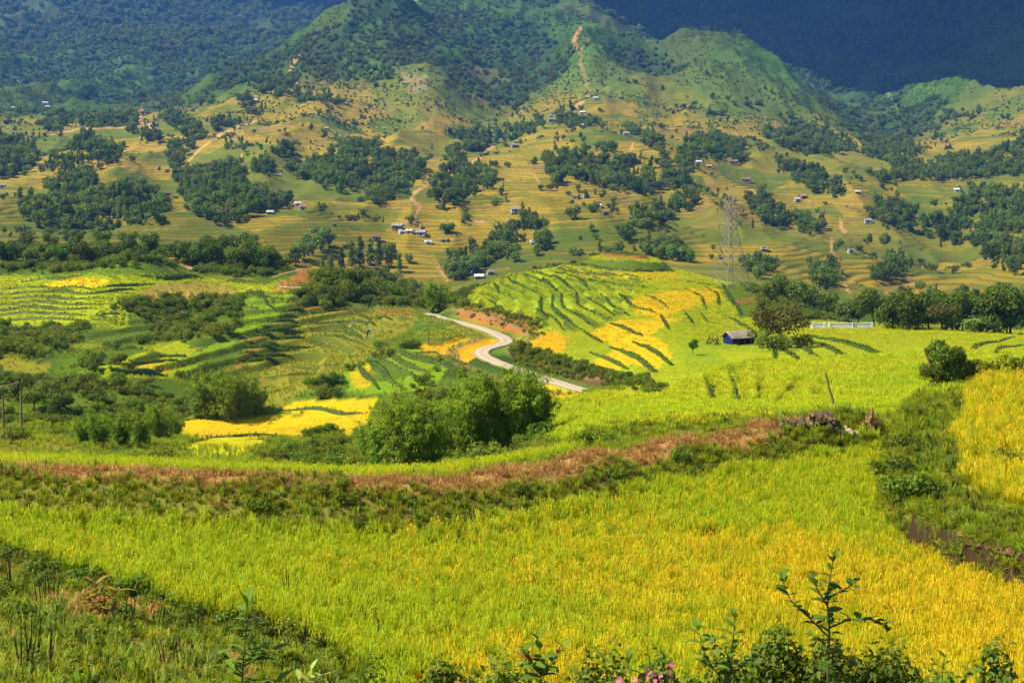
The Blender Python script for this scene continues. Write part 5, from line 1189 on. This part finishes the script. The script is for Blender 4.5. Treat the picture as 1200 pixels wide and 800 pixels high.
for sx, hgt in ((-1, 0.99), (1, 1.05)):
    v, q = join([tube([(sx*hw(0.94), sy*hw(0.94), 0.94*PH), (sx*0.9, 0, hgt*PH)], [0.09, 0.05], 4) for sy in (-1, 1)]); child('peak', mesh_np('peak', v, q, mat=M_STEEL), py_)

# ---------------------------------------------------------------- power poles, sticks, posts
p = at(14, 512, 90); fr_ = empty('power_pole_frame', p, -0.1); tag(fr_, 'twin wooden power poles joined by a crossbar above the scrubby hollow', 'power poles')
s_ = p.y/F
for x, top in ((-10*s_, 60), (12*s_, 64)):
    v, q = tube([(x, 0, -0.5), (x-0.03, 0, top*s_*0.5), (x-0.08, 0, top*s_)], [0.07, 0.065, 0.055], 8); child('pole', mesh_np('pole', v, q, mat=M_WOOD, smooth_=True), fr_)
v, q = tube([(-22*s_, -0.12, 56*s_), (15*s_, -0.12, 66*s_)], [0.05, 0.05], 6); child('crossbar', mesh_np('crossbar', v, q, mat=M_WOOD), fr_)
for x, zz in ((-18*s_, 57.5), (10*s_, 65)):
    v, q = tube([(x, -0.12, zz*s_), (x, -0.12, zz*s_+0.12), (x, -0.12, zz*s_+0.26)], [0.05, 0.09, 0.05], 8); child('insulator', mesh_np('insulator', v, q, mat=M_DARK), fr_)
def stick(px, py, dmin, dx, hpx_, r, label, name='leaning_stick'):
    p = at(px, py, dmin); s = p.y/F; rr = np.random.default_rng(int(px))
    pts = [(dx*s*t+rr.normal()*0.02, 0.1*t, hpx_*s*t-0.2*(t == 0)) for t in np.linspace(0, 1, 6)]
    v, q = tube(pts, [r*(1.2-0.4*t) for t in np.linspace(0, 1, 6)], 7)
    o = bpy.data.objects.new(name, mesh_np(name, v, q, mat=M_WOOD, smooth_=True)); col.objects.link(o); o.location = p; tag(o, label, 'stick')
stick(979, 484, 62, -11, 47, 0.05, 'thin wooden stick leaning over the hill field behind the woodpile')
stick(1099, 468, 60, -14, 48, 0.06, 'dark stick leaning at the leafy shrub behind the raised paddy')
stick(502, 404, 180, 0, 14, 0.09, 'short pale post at the corner of the orange paddy by the road', 'wooden_post')
stick(768, 456, 90, -7, 16, 0.06, 'short stick at the foot of the yellow paddies beside the footpath')
stick(760, 512, 50, 1, 20, 0.02, 'bare upright twig on the dry bank path', 'bare_twig')

# ---------------------------------------------------------------- firewood stacks and stump at the paddy corner
M_LOGEND = plain('cut_wood', (0.40, 0.24, 0.12), 0.85, 0.35, 7); M_STUMP = plain('dead_wood', (0.24, 0.13, 0.055), 0.9, 0.5, 3)
def log_mesh(seed):
    r = np.random.default_rng(seed); n = 9; V = []; Q = []
    rad = 0.075*(0.8+0.4*r.random()); ln = 0.55
    for y in (-ln/2, ln/2):
        for i in range(n):
            a = 2*math.pi*i/n; q_ = rad*(1+0.15*r.normal()); V.append((q_*math.cos(a), y, q_*math.sin(a)))
    me = bpy.data.meshes.new('log')
    me.from_pydata(V, [], [tuple(range(n)), tuple(range(2*n-1, n-1, -1))]+[(i, n+i, n+(i+1) % n, (i+1) % n) for i in range(n)])
    me.materials.append(M_LOGEND); me.materials.append(M_BARK)
    for i, f in enumerate(me.polygons): f.material_index = 0 if i < 2 else 1
    return me
LOGS = [log_mesh(s) for s in range(5)]
for (x0, x1, yb, rows, lb) in [(913, 942, 502, 2, 'low stack of cut firewood at the paddy corner, half sunk in weeds'), (948, 976, 503, 4, 'taller stack of cut firewood between the low stack and dead stump')]:
    a = at(x0, yb, 50); b = at(x1, yb, 50); st = empty('firewood_stack', ((a.x+b.x)/2, (a.y+b.y)/2, min(a.z, b.z)+0.12), 0.1); tag(st, lb, 'firewood')
    Wd = (b-a).length; n = max(4, int(Wd/0.15))
    for r_ in range(rows):
        for i in range(n-(r_ % 2)):
            o = child('log', LOGS[(i*3+r_) % 5], st, (-Wd/2+(i+0.5*(r_ % 2)+0.5)*Wd/n+random.uniform(-.02, .02), random.uniform(-.12, .12), 0.07+r_*0.125+random.uniform(-.04, .03)), (random.uniform(-.2, .2), random.random()*6.28, random.uniform(-.35, .35)))
p = at(1018, 506, 50); stp = empty('dead_stump', p, 0.3); tag(stp, 'pale uprooted dead stump with splayed roots at the paddy corner', 'stump')
v, q = tube([(0,0,-0.1),(0.03,0,0.25),(0.12,0,0.5)], [0.3,0.22,0.16], 10); child('trunk', mesh_np('trunk', v, q, mat=M_STUMP, smooth_=True), stp)
for k in range(22):
    a = random.uniform(-0.35, 3.5); r_ = random.uniform(0.22, 0.55); h_ = 0.30+r_*1.2*max(0.0, math.sin(a))*random.uniform(0.5, 1.1); yy = random.uniform(-0.35, 0.25)
    v, q = tube([(0.05,0,0.18),(0.35*r_*math.cos(a)+random.uniform(-.06,.06),yy*0.5,0.22+0.3*h_),(0.7*r_*math.cos(a),yy*0.8,h_*0.9),(r_*math.cos(a)+random.uniform(-.1,.1),yy,h_+random.uniform(-.12,.12))], [0.10,0.06,0.035,0.010], 6)
    child('root', mesh_np('root', v, q, mat=M_STUMP, smooth_=True), stp)
def stone(px, py, dmin, s, mat, label, group, seed):
    r = np.random.default_rng(seed); bm = bmesh.new(); bmesh.ops.create_icosphere(bm, subdivisions=2, radius=1)
    for v in bm.verts: v.co = Vector((v.co.x*1.3*s, v.co.y*s, v.co.z*0.75*s))*(1+0.16*float(r.normal()))
    me = bpy.data.meshes.new('stone'); bm.to_mesh(me); bm.free(); me.materials.append(mat)
    o = bpy.data.objects.new('stone', me); col.objects.link(o); o.location = at(px, py, dmin)+Vector((0, 0, 0.3*s)); o.rotation_euler = (0, 0, r.random()*6); tag(o, label, 'stone', group)
M_STONE = plain('pale_stone', (0.50, 0.36, 0.24), 0.85, 0.2, 2)
for k, (x, y, s) in enumerate([(984,508,0.16),(994,509,0.20),(1003,510,0.17),(988,502,0.13)]): stone(x, y, 50, s, M_STONE, 'pale rounded stone beside the firewood stack and dead stump', 'stones at the paddy corner', 50+k)
M_ROCK = plain('earth_clod', (0.12, 0.06, 0.03), 0.95, 0.4, 4)
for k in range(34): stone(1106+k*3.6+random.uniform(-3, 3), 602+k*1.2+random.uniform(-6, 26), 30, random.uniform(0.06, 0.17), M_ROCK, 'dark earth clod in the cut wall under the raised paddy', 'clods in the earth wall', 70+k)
for k, (x, y) in enumerate([(132,256),(140,252),(148,257),(156,252),(164,256)]): stone(x, y, 560, random.uniform(1.3, 2.2), plain('grey_rock', (0.24,0.23,0.21), 0.9, 0.2, 1), 'grey boulder in the clearing behind the bushy ridge', 'boulders behind the ridge', 90+k)

# ---------------------------------------------------------------- banana plant in the belt
ML_BANANA = leaf_material('banana_leaves', (0.14,0.22,0.03), (0.26,0.34,0.06), 0.35, 0.01, 0.05)
p = at(1142, 392, 228); bp = empty('banana_plant', p, 0.2); tag(bp, 'pale green banana plant with long splayed leaves in front of the tree belt', 'banana plant')
v, q = tube([(0,0,-0.2),(0,0,1.2),(0.05,0,2.0)], [0.16,0.13,0.08], 8); child('trunk', mesh_np('trunk', v, q, mat=M_CULM, smooth_=True), bp)
for k in range(10):
    a = k*2.4; el = random.uniform(0.25, 0.95); Ln = random.uniform(1.7, 2.4); V = []; Q = []; T = []
    for i in range(8):
        t_ = i/7; out = Ln*t_*math.cos(el); z = 1.9+Ln*(t_*math.sin(el)-0.55*t_*t_); ww = 0.30*math.sin(math.pi*min(1, 0.08+t_*0.93))**0.6
        c = np.array((out*math.cos(a), out*math.sin(a), z)); s = np.array((-math.sin(a), math.cos(a), 0))*ww
        V += [c-s+np.array((0,0,-0.08)), c, c+s+np.array((0,0,-0.08))]; T += [random.random()*0.3+0.4]*3
    for i in range(7): Q += [(3*i, 3*i+1, 3*i+4, 3*i+3), (3*i+1, 3*i+2, 3*i+5, 3*i+4)]
    child('leaf', mesh_np('leaf', V, Q, attrs={'tint': T}, mat=ML_BANANA), bp)

# ---------------------------------------------------------------- person stooping on the olive terraces
def person(px, py, dmin):
    p = at(px, py, dmin); e = empty('person', p, 0.6); tag(e, 'person in dark clothes and pale hat stooping on the olive terraces', 'person')
    J = {'pel': (0,0,0.86), 'sp': (0.14,0,1.08), 'ch': (0.34,0,1.24), 'nk': (0.46,0,1.30), 'hd': (0.56,0,1.32), 'hd2': (0.62,0,1.36),
         'hl': (0,0.10,0.82), 'kl': (0.10,0.12,0.45), 'al': (-0.04,0.12,0.07), 'tl': (0.14,0.13,0.03), 'hr': (0,-0.10,0.82), 'kr': (0.06,-0.12,0.45), 'ar': (-0.12,-0.12,0.07), 'tr': (0.06,-0.13,0.03),
         'sl': (0.36,0.19,1.22), 'el': (0.48,0.22,0.95), 'wl': (0.66,0.15,0.76), 'fl': (0.74,0.13,0.70), 'sr': (0.36,-0.19,1.22), 'er': (0.46,-0.24,0.95), 'wr': (0.62,-0.16,0.74), 'fr': (0.70,-0.14,0.68)}
    R_ = dict(pel=.15, sp=.14, ch=.16, nk=.06, hd=.095, hd2=.09, hl=.10, kl=.07, al=.05, tl=.04, hr=.10, kr=.07, ar=.05, tr=.04, sl=.075, el=.05, wl=.035, fl=.03, sr=.075, er=.05, wr=.035, fr=.03)
    E = [('pel','sp'),('sp','ch'),('ch','nk'),('nk','hd'),('hd','hd2'),('pel','hl'),('hl','kl'),('kl','al'),('al','tl'),('pel','hr'),('hr','kr'),('kr','ar'),('ar','tr'),('ch','sl'),('sl','el'),('el','wl'),('wl','fl'),('ch','sr'),('sr','er'),('er','wr'),('wr','fr')]
    ks = list(J); me = bpy.data.meshes.new('body'); me.from_pydata([J[k] for k in ks], [(ks.index(a), ks.index(b)) for a, b in E], [])
    o = child('body', me, e); m = o.modifiers.new('skin', 'SKIN')
    for i, k in enumerate(ks): me.skin_vertices[0].data[i].radius = (R_[k], R_[k]); me.skin_vertices[0].data[i].use_root = (k == 'pel')
    o.modifiers.new('sub', 'SUBSURF').levels = 1; me.materials.append(plain('dark_cloth', (0.03,0.03,0.05), 0.9))
    v, q = tube([(0.60,0,1.36),(0.63,0,1.43),(0.66,0,1.50)], [0.26,0.15,0.02], 12); child('hat', mesh_np('hat', v, q, mat=plain('straw_hat', (0.62,0.55,0.45), 0.8)), e)
person(430, 396, 190)
# ---------------------------------------------------------------- plants close to the camera
def leaf_mesh(name, L, W, mat, fold=0.15, droop=0.25, shape=0.0):
    V = []; Q = []; T = []; n = 6
    for i in range(n+1):
        t_ = i/n; ww = W*0.5*max(0.03, math.sin(math.pi*t_**(0.8+shape)))**0.8
        z = -droop*L*t_*t_
        V += [(L*t_, -ww, z+fold*ww), (L*t_, 0, z), (L*t_, ww, z+fold*ww)]
    for i in range(n): Q += [(3*i, 3*i+1, 3*i+4, 3*i+3), (3*i+1, 3*i+2, 3*i+5, 3*i+4)]
    return mesh_np(name, V, Q, attrs={'tint': [0.5]*len(V)}, mat=mat, smooth_=True)
def fleaf(name, dark, light, tr=0.35): 
    q = leaf_material(name, dark, light, tr, 0.02, 0.3); return q
ML_F1 = fleaf('sapling_leaf', (0.05,0.115,0.008), (0.10,0.19,0.012)); ML_F2 = fleaf('broad_leaf', (0.07,0.14,0.010), (0.13,0.22,0.014))
ML_RED = fleaf('reddening_leaf', (0.22,0.07,0.02), (0.30,0.16,0.03)); ML_PALE = fleaf('pale_leaf', (0.30,0.36,0.06), (0.40,0.44,0.09)); ML_ORA = fleaf('orange_leaf', (0.22,0.13,0.012), (0.34,0.20,0.015))
M_TWIG = plain('green_twig', (0.10, 0.075, 0.03), 0.8, 0.3, 10); M_DEAD = plain('dead_stalk', (0.035, 0.024, 0.015), 0.95, 0.4, 8)
LF_OVAL = leaf_mesh('leaf', 0.105, 0.058, ML_F1); LF_OVAL2 = leaf_mesh('leaf', 0.125, 0.062, ML_F2, 0.2, 0.35); LF_LONG = leaf_mesh('leaf', 0.20, 0.065, ML_F2, 0.2, 0.35)
LF_RED = leaf_mesh('leaf', 0.16, 0.055, ML_RED, 0.25, 0.55); LF_PALE = leaf_mesh('leaf', 0.15, 0.06, ML_PALE, 0.2, 0.2); LF_ORA = leaf_mesh('leaf', 0.24, 0.075, ML_ORA, 0.2, 0.4)

def world(px, py, d): return Vector(((px-600)*d/F, d, CZ+d*(YH-py)/F))
def sprout(name, stems, d, leaf, label, cat, group=None, step=0.075, size=1.0, r0=0.010, pitch=0.5, start=0.35, leaves2=None, pair=True, seed=1):
    """stems: polylines in photo pixels at distance d; each leaf is a part"""
    rr = random.Random(seed)
    x0, y0 = stems[0][0]; bx = (x0-600)*d/F; base = Vector((bx, d, gz(bx, d)))
    e = empty(name, base, 0); tag(e, label, cat, group)
    for si, st in enumerate(stems):
        P = []
        for k, s in enumerate(st):
            dd_ = d+(s[2] if len(s) > 2 else 0); P.append(world(s[0], s[1], dd_)-base)
        if si == 0: P = [Vector((0, 0, -0.15))]+P
        C_ = np.array(catmull([tuple(p) for p in P], 6)); n = len(C_)
        v, q = tube(C_, [r0*(1.0 if si == 0 else 0.6)*(1-0.75*i/n) for i in range(n)], 6); child('stem' if si == 0 else 'branch', mesh_np('stem', v, q, mat=M_TWIG, smooth_=True), e)
        seglen = np.r_[0, np.cumsum(np.linalg.norm(np.diff(C_, axis=0), axis=1))]; L = seglen[-1]; s_ = L*start if si == 0 else L*0.2; k = 0
        while s_ <= L:
            c = Vector([float(np.interp(s_, seglen, C_[:, j])) for j in range(3)])
            for sd in ((0, math.pi) if pair else (0,)):
                az = k*2.4+sd+rr.uniform(-.4, .4); sc = size*rr.uniform(0.7, 1.2)*(1.0 if s_ < L*0.93 else 0.8)
                o = child('leaf', (leaves2 if leaves2 and rr.random() < 0.25 else leaf), e, c, (rr.uniform(-.3, .3), -pitch*rr.uniform(0.4, 1.5)-(0.5 if s_ > L*0.95 else 0), az)); o.scale = (sc, sc, sc)
            s_ += step*rr.uniform(0.75, 1.3); k += 1
    return e
S_ = 'sapling'
sprout('leafy_sapling', [[(966,1060),(968,860),(972,740),(970,700),(978,645)], [(970,745),(945,720),(925,700),(914,668)], [(972,735),(1000,725),(1030,728),(1040,740)], [(971,700),(990,690),(1006,680)], [(970,710),(958,690),(952,672)]], 10.0, LF_OVAL,
       'tall leafy sapling with oval leaves rising over the golden rice', S_, step=0.055, r0=0.013, seed=2, start=0.52)
sprout('leafy_sapling', [[(850,1050),(846,860),(856,780),(862,716)], [(850,800),(828,770),(818,735)], [(852,790),(880,775),(892,765)]], 10.5, LF_OVAL2, 'shorter broad leaved sapling beside the tall one at the paddy edge', S_, step=0.06, r0=0.012, seed=3, start=0.5)
sprout('leafy_sapling', [[(286,900),(284,800),(288,745),(290,700)], [(285,790),(262,770),(246,764)], [(286,780),(312,765),(328,762)], [(285,830),(256,812),(236,806)], [(286,820),(320,800),(338,798)]], 17.0, LF_LONG, 'dark green sapling with long leaves on the weedy slope', S_, step=0.09, size=1.3, r0=0.016, seed=4, start=0.35)
sprout('pale_leaved_plant', [[(360,850),(362,800),(364,784)], [(362,810),(348,792)], [(362,806),(380,790)]], 16.0, LF_PALE, 'small plant with pale yellow leaves at the foot of the slope', 'plant', step=0.06, size=1.1, r0=0.008, seed=5, start=0.4)
sprout('red_leaved_plant', [[(634,980),(632,830),(634,780),(630,745)], [(633,800),(650,770),(662,758)], [(633,790),(616,765),(608,755)]], 12.0, LF_OVAL2, 'plant with drooping reddish top leaves at the paddy edge', 'plant', step=0.07, size=1.25, r0=0.010, seed=6, start=0.5, leaves2=LF_RED)
sprout('orange_leaved_plant', [[(118,733),(117,705),(112,684)], [(117,715),(100,700),(94,690)], [(117,712),(132,698),(140,690)], [(117,722),(134,716)]], at(118,733,20).y, LF_ORA, 'croton like plant with orange yellow leaves on the weedy slope', 'plant', step=0.10, size=1.5, r0=0.014, seed=7, start=0.2)
sprout('fern_plant', [[(735,990),(732,850),(738,800),(735,768)], [(734,830),(715,790),(708,770)], [(734,830),(756,790),(768,775)], [(734,850),(700,815),(690,800)]], 12.0, LF_LONG, 'fern like green plant at the paddy edge beside pink flowers', 'plant', step=0.055, size=0.7, r0=0.008, seed=8, start=0.4)
sprout('orange_leaved_plant', [[(520,930),(522,840),(530,800),(526,778)], [(523,840),(500,805),(488,796)], [(523,830),(548,800),(560,792)]], 14.0, LF_OVAL2, 'low plant with yellow and reddish leaves where slope meets paddy', 'plant', step=0.06, size=1.1, r0=0.008, seed=9, start=0.4, leaves2=LF_ORA)
sprout('weed_plant', [[(1108,1030),(1106,880),(1104,800),(1108,765)], [(1106,830),(1085,790)], [(1106,840),(1130,795),(1140,780)]], 11.0, LF_OVAL2, 'leafy weed with thin stems at the golden paddy edge beyond the saplings', 'weed', step=0.06, size=0.8, r0=0.008, seed=10, start=0.5)

# bushy undergrowth with small leaves along the paddy edge
def undergrowth(px, pytop, d, wpx, label, group, mat, seed, n=900, L=0.06):
    x = (px-600)*d/F; base = Vector((x, d, gz(x, d))); top = world(px, pytop, d).z; H = top-base.z
    if H < 0.3: H = 0.5
    W = wpx*d/F/2; r = np.random.default_rng(seed)
    lob = [(r.uniform(-W, W)*0.7/H, r.uniform(-0.4, 0.4)*W/H, r.uniform(0.45, 0.86), 0.55*W/H*r.uniform(0.6, 1), 0.5*W/H*r.uniform(0.6, 1), 0.14*r.uniform(0.8, 1.5)) for _ in range(9)]
    cm = crown_mesh('foliage', seed, H, lob, n, L, mat, 0.2, shell=0.3)
    e = empty('undergrowth_bush', base); tag(e, label, 'bush', group); child('foliage', cm, e)
    parts = [tube([(r.uniform(-.1, .1), r.uniform(-.1, .1), -0.1), (lb[0]*H*0.5, lb[1]*H*0.5, H*0.4), (lb[0]*H, lb[1]*H, lb[2]*H)], [0.012, 0.009, 0.004], 5) for lb in lob]
    v, q = join(parts); child('stem', mesh_np('stem', v, q, mat=M_TWIG, smooth_=True), e)
ML_SM = leaf_material('small_leaves', (0.06,0.11,0.008), (0.15,0.21,0.012), 0.35, 0.02, 0.2)
UG = 'undergrowth along the paddy edge'
for k, (px, pyt, d, wpx, n, lb) in enumerate([(930,705,11.5,120,1500,'dense small leaved bush around the tall sapling'),(1000,725,11,110,1300,'dense small leaved bush under the side branch of the tall sapling'),(870,752,11,90,800,'low small leaved bush around the shorter sapling'),(800,745,12,90,800,'low small leaved bush between shorter sapling and pink flowers'),
        (690,746,13,100,900,'small leaved bush behind the fern like plant'),(610,756,13,90,700,'small leaved bush around the red leaved plant'),(450,768,17,120,700,'small leaved bush at the foot of the paddy bank by the slope'),(540,764,14,110,700,'small leaved bush around the low reddish plant'),
        (1075,756,11.5,100,800,'low small leaved bush around the thin stemmed weed'),(1150,748,12,120,900,'low spreading bush at the far end of the paddy edge'),(1215,756,12,100,700,'last low bush beyond the spreading one at the paddy edge'),(760,764,11,80,600,'low bush under the pink flowers')]):
    undergrowth(px, pyt, d, wpx, lb, UG, ML_SM, 700+k, int(n*2.4))
# pink flowers
M_PINK = plain('pink_petals', (0.62, 0.10, 0.22), 0.6, 0.2, 8)
def flower_mesh():
    V = []; Q = []
    for k in range(5):
        a = k*1.2566; b = len(V); c, s = math.cos(a), math.sin(a)
        for (r_, w_, z) in [(0, 0.004, 0), (0.018, 0.012, 0.006), (0.030, 0.004, 0.002)]: V += [(r_*c-w_*s, r_*s+w_*c, z), (r_*c+w_*s, r_*s-w_*c, z)]
        Q += [(b, b+1, b+3, b+2), (b+2, b+3, b+5, b+4)]
    return mesh_np('blossom', V, Q, mat=M_PINK)
FLW = flower_mesh()
for k, (x, y) in enumerate([(727,797),(748,797),(762,794),(782,782),(786,792),(770,798),(757,786)]):
    d = 10.6+0.15*(k % 3); top = world(x, y, d); bx = top.x; gb = gz(bx, d); e = empty('pink_flower', (bx, d, gb)); tag(e, 'small pink flower at the paddy edge beside the fern like plant', 'flower', 'pink flowers')
    hgt = top.z-gb; v, q = tube([(0.05, 0, -0.1), (0.02, 0, hgt*0.6), (0, 0, hgt)], [0.004, 0.003, 0.002], 5); child('stem', mesh_np('stem', v, q, mat=M_TWIG), e)
    for j in range(3): child('blossom', FLW, e, (random.uniform(-.03, .03), random.uniform(-.03, .03), hgt+random.uniform(-.02, .03)), (random.uniform(0.4, 1.2), random.uniform(-.4, .4), random.random()*6)).scale = (0.85,)*3
# dead stalks and dry weeds on the slope
for k, (x, y, h) in enumerate([(62,705,22),(48,712,20),(154,734,24),(186,738,18),(206,690,20),(230,752,26),(196,790,26),(214,792,22),(230,790,20),(40,790,36),(30,796,40),(52,792,30),(336,715,30),(352,770,24),(205,700,16),(14,690,24),(6,745,20),(418,745,20),(432,752,24),(446,756,20)]):
    p = at(x, y, 12); s = p.y/F; rr = np.random.default_rng(k); parts = []
    for j in range(4):
        a = rr.random()*6.28; parts.append(tube([(0.06*math.cos(a), 0.06*math.sin(a), -0.1), (0.09*math.cos(a), 0.09*math.sin(a), h*s*0.5), (0.16*math.cos(a+.3), 0.16*math.sin(a+.3), h*s*(1.2+0.8*rr.random()))], [0.016, 0.013, 0.007], 5))
    e = empty('dead_stalks', p); tag(e, 'dark dead plant stalks standing on the weedy slope below the paddy', 'dead plant', 'dead stalks on the slope')
    for v, q in parts: child('stalk', mesh_np('stalk', v, q, mat=M_DEAD), e)
# bare reeds behind the bank path
for k in range(12):
    x = 610+k*2.4; p = at(x, 545, 46); s = p.y/F
    v, q = tube([(0, 0, -0.1), (0.03*(k-6)/6, 0, 0.4), (0.35*(k-6)/6, 0, random.uniform(20, 34)*s)], [0.02, 0.017, 0.008], 5)
    if k == 0: rd_ = empty('reed_clump', p); tag(rd_, 'fan of dry bare reeds behind the bank path beside the bamboo', 'reeds')
    child('reed', mesh_np('reed', v, q, mat=M_WOOD), rd_, p-rd_.location)
# ---------------------------------------------------------------- clouds over the far range, and the air
M_CLOUD = NT('cloud_white'); M_CLOUD.b.inputs['Base Color'].default_value = (0.55, 0.57, 0.63, 1); M_CLOUD.b.inputs['Roughness'].default_value = 1.0; M_CLOUD.b.inputs['Specular IOR Level'].default_value = 0
def cloud(target, zc, rx, ry, rz_, seed, label):
    t = (zc-target[2])/sdir.z; c = Vector(target)+sdir*t
    r = np.random.default_rng(seed); bm = bmesh.new(); bmesh.ops.create_icosphere(bm, subdivisions=5, radius=1.0)
    P = np.array([v.co[:] for v in bm.verts])
    n = fbm(P[:, 0]*2.2+seed, P[:, 1]*2.2+P[:, 2]*1.7, seed, 5); n2_ = fbm(P[:, 0]*6+seed, P[:, 1]*6+P[:, 2]*5, seed+9, 3)
    k = 0.55+0.75*n+0.18*n2_
    for i, v in enumerate(bm.verts):
        z = P[i, 2]; v.co = Vector((P[i, 0]*rx*k[i], P[i, 1]*ry*k[i], (z if z > 0 else z*0.25)*rz_*k[i]))
    me = bpy.data.meshes.new('cloud'); bm.to_mesh(me); bm.free(); me.materials.append(M_CLOUD.m)
    for f in me.polygons: f.use_smooth = True
    o = bpy.data.objects.new('cloud', me); col.objects.link(o); o.location = c; tag(o, label, 'cloud', 'clouds over the far range')
ztop = float((CZ+ZG).max())+40
ZC = ztop+160
cloud((1350, 3900, 500), ZC, 1500, 1500, 260, 3, 'broad white cloud shading the darkest far mountains')
cloud((-1500, 4700, 750), ZC+60, 1500, 750, 220, 5, 'long white cloud over the blue back range')
cloud((1250, 2450, 260), ZC+20, 560, 700, 160, 11, 'small white cloud shading the slopes at the valley head')
cloud_back = ZC
def low_cloud(x, y, z, rx, ry, rz_, seed, label):
    t = (ZC-z)/sdir.z; cloud((x, y, z), z, rx, ry, rz_, seed, label)
low_cloud(-560, 7600, 1010, 620, 300, 120, 8, 'low white cloud resting on the notch of the back range')
# haze
bm = bmesh.new(); bmesh.ops.create_cube(bm, size=1.0)
zlo = float((CZ+ZG).min())-1.5
xh = float(np.abs(XG).max())+60; y0, y1 = -60.0, float(DS[-1])+80
for v in bm.verts: v.co = Vector((v.co.x*2*xh, (y0+y1)/2+v.co.y*(y1-y0), (zlo+ztop)/2+v.co.z*(ztop-zlo)))
me = bpy.data.meshes.new('haze'); bm.to_mesh(me); bm.free()
hm_ = bpy.data.materials.new('haze_air'); hm_.use_nodes = True; nt = hm_.node_tree; nt.nodes.remove(nt.nodes['Principled BSDF'])
pv = nt.nodes.new('ShaderNodeVolumePrincipled'); pv.inputs['Color'].default_value = (0.12, 0.36, 1.0, 1); pv.inputs['Density'].default_value = 0.000062; pv.inputs['Anisotropy'].default_value = 0.0
nt.links.new(pv.outputs[0], nt.nodes['Material Output'].inputs['Volume']); me.materials.append(hm_)
hz = bpy.data.objects.new('haze', me); col.objects.link(hz); hz['kind'] = 'stuff'
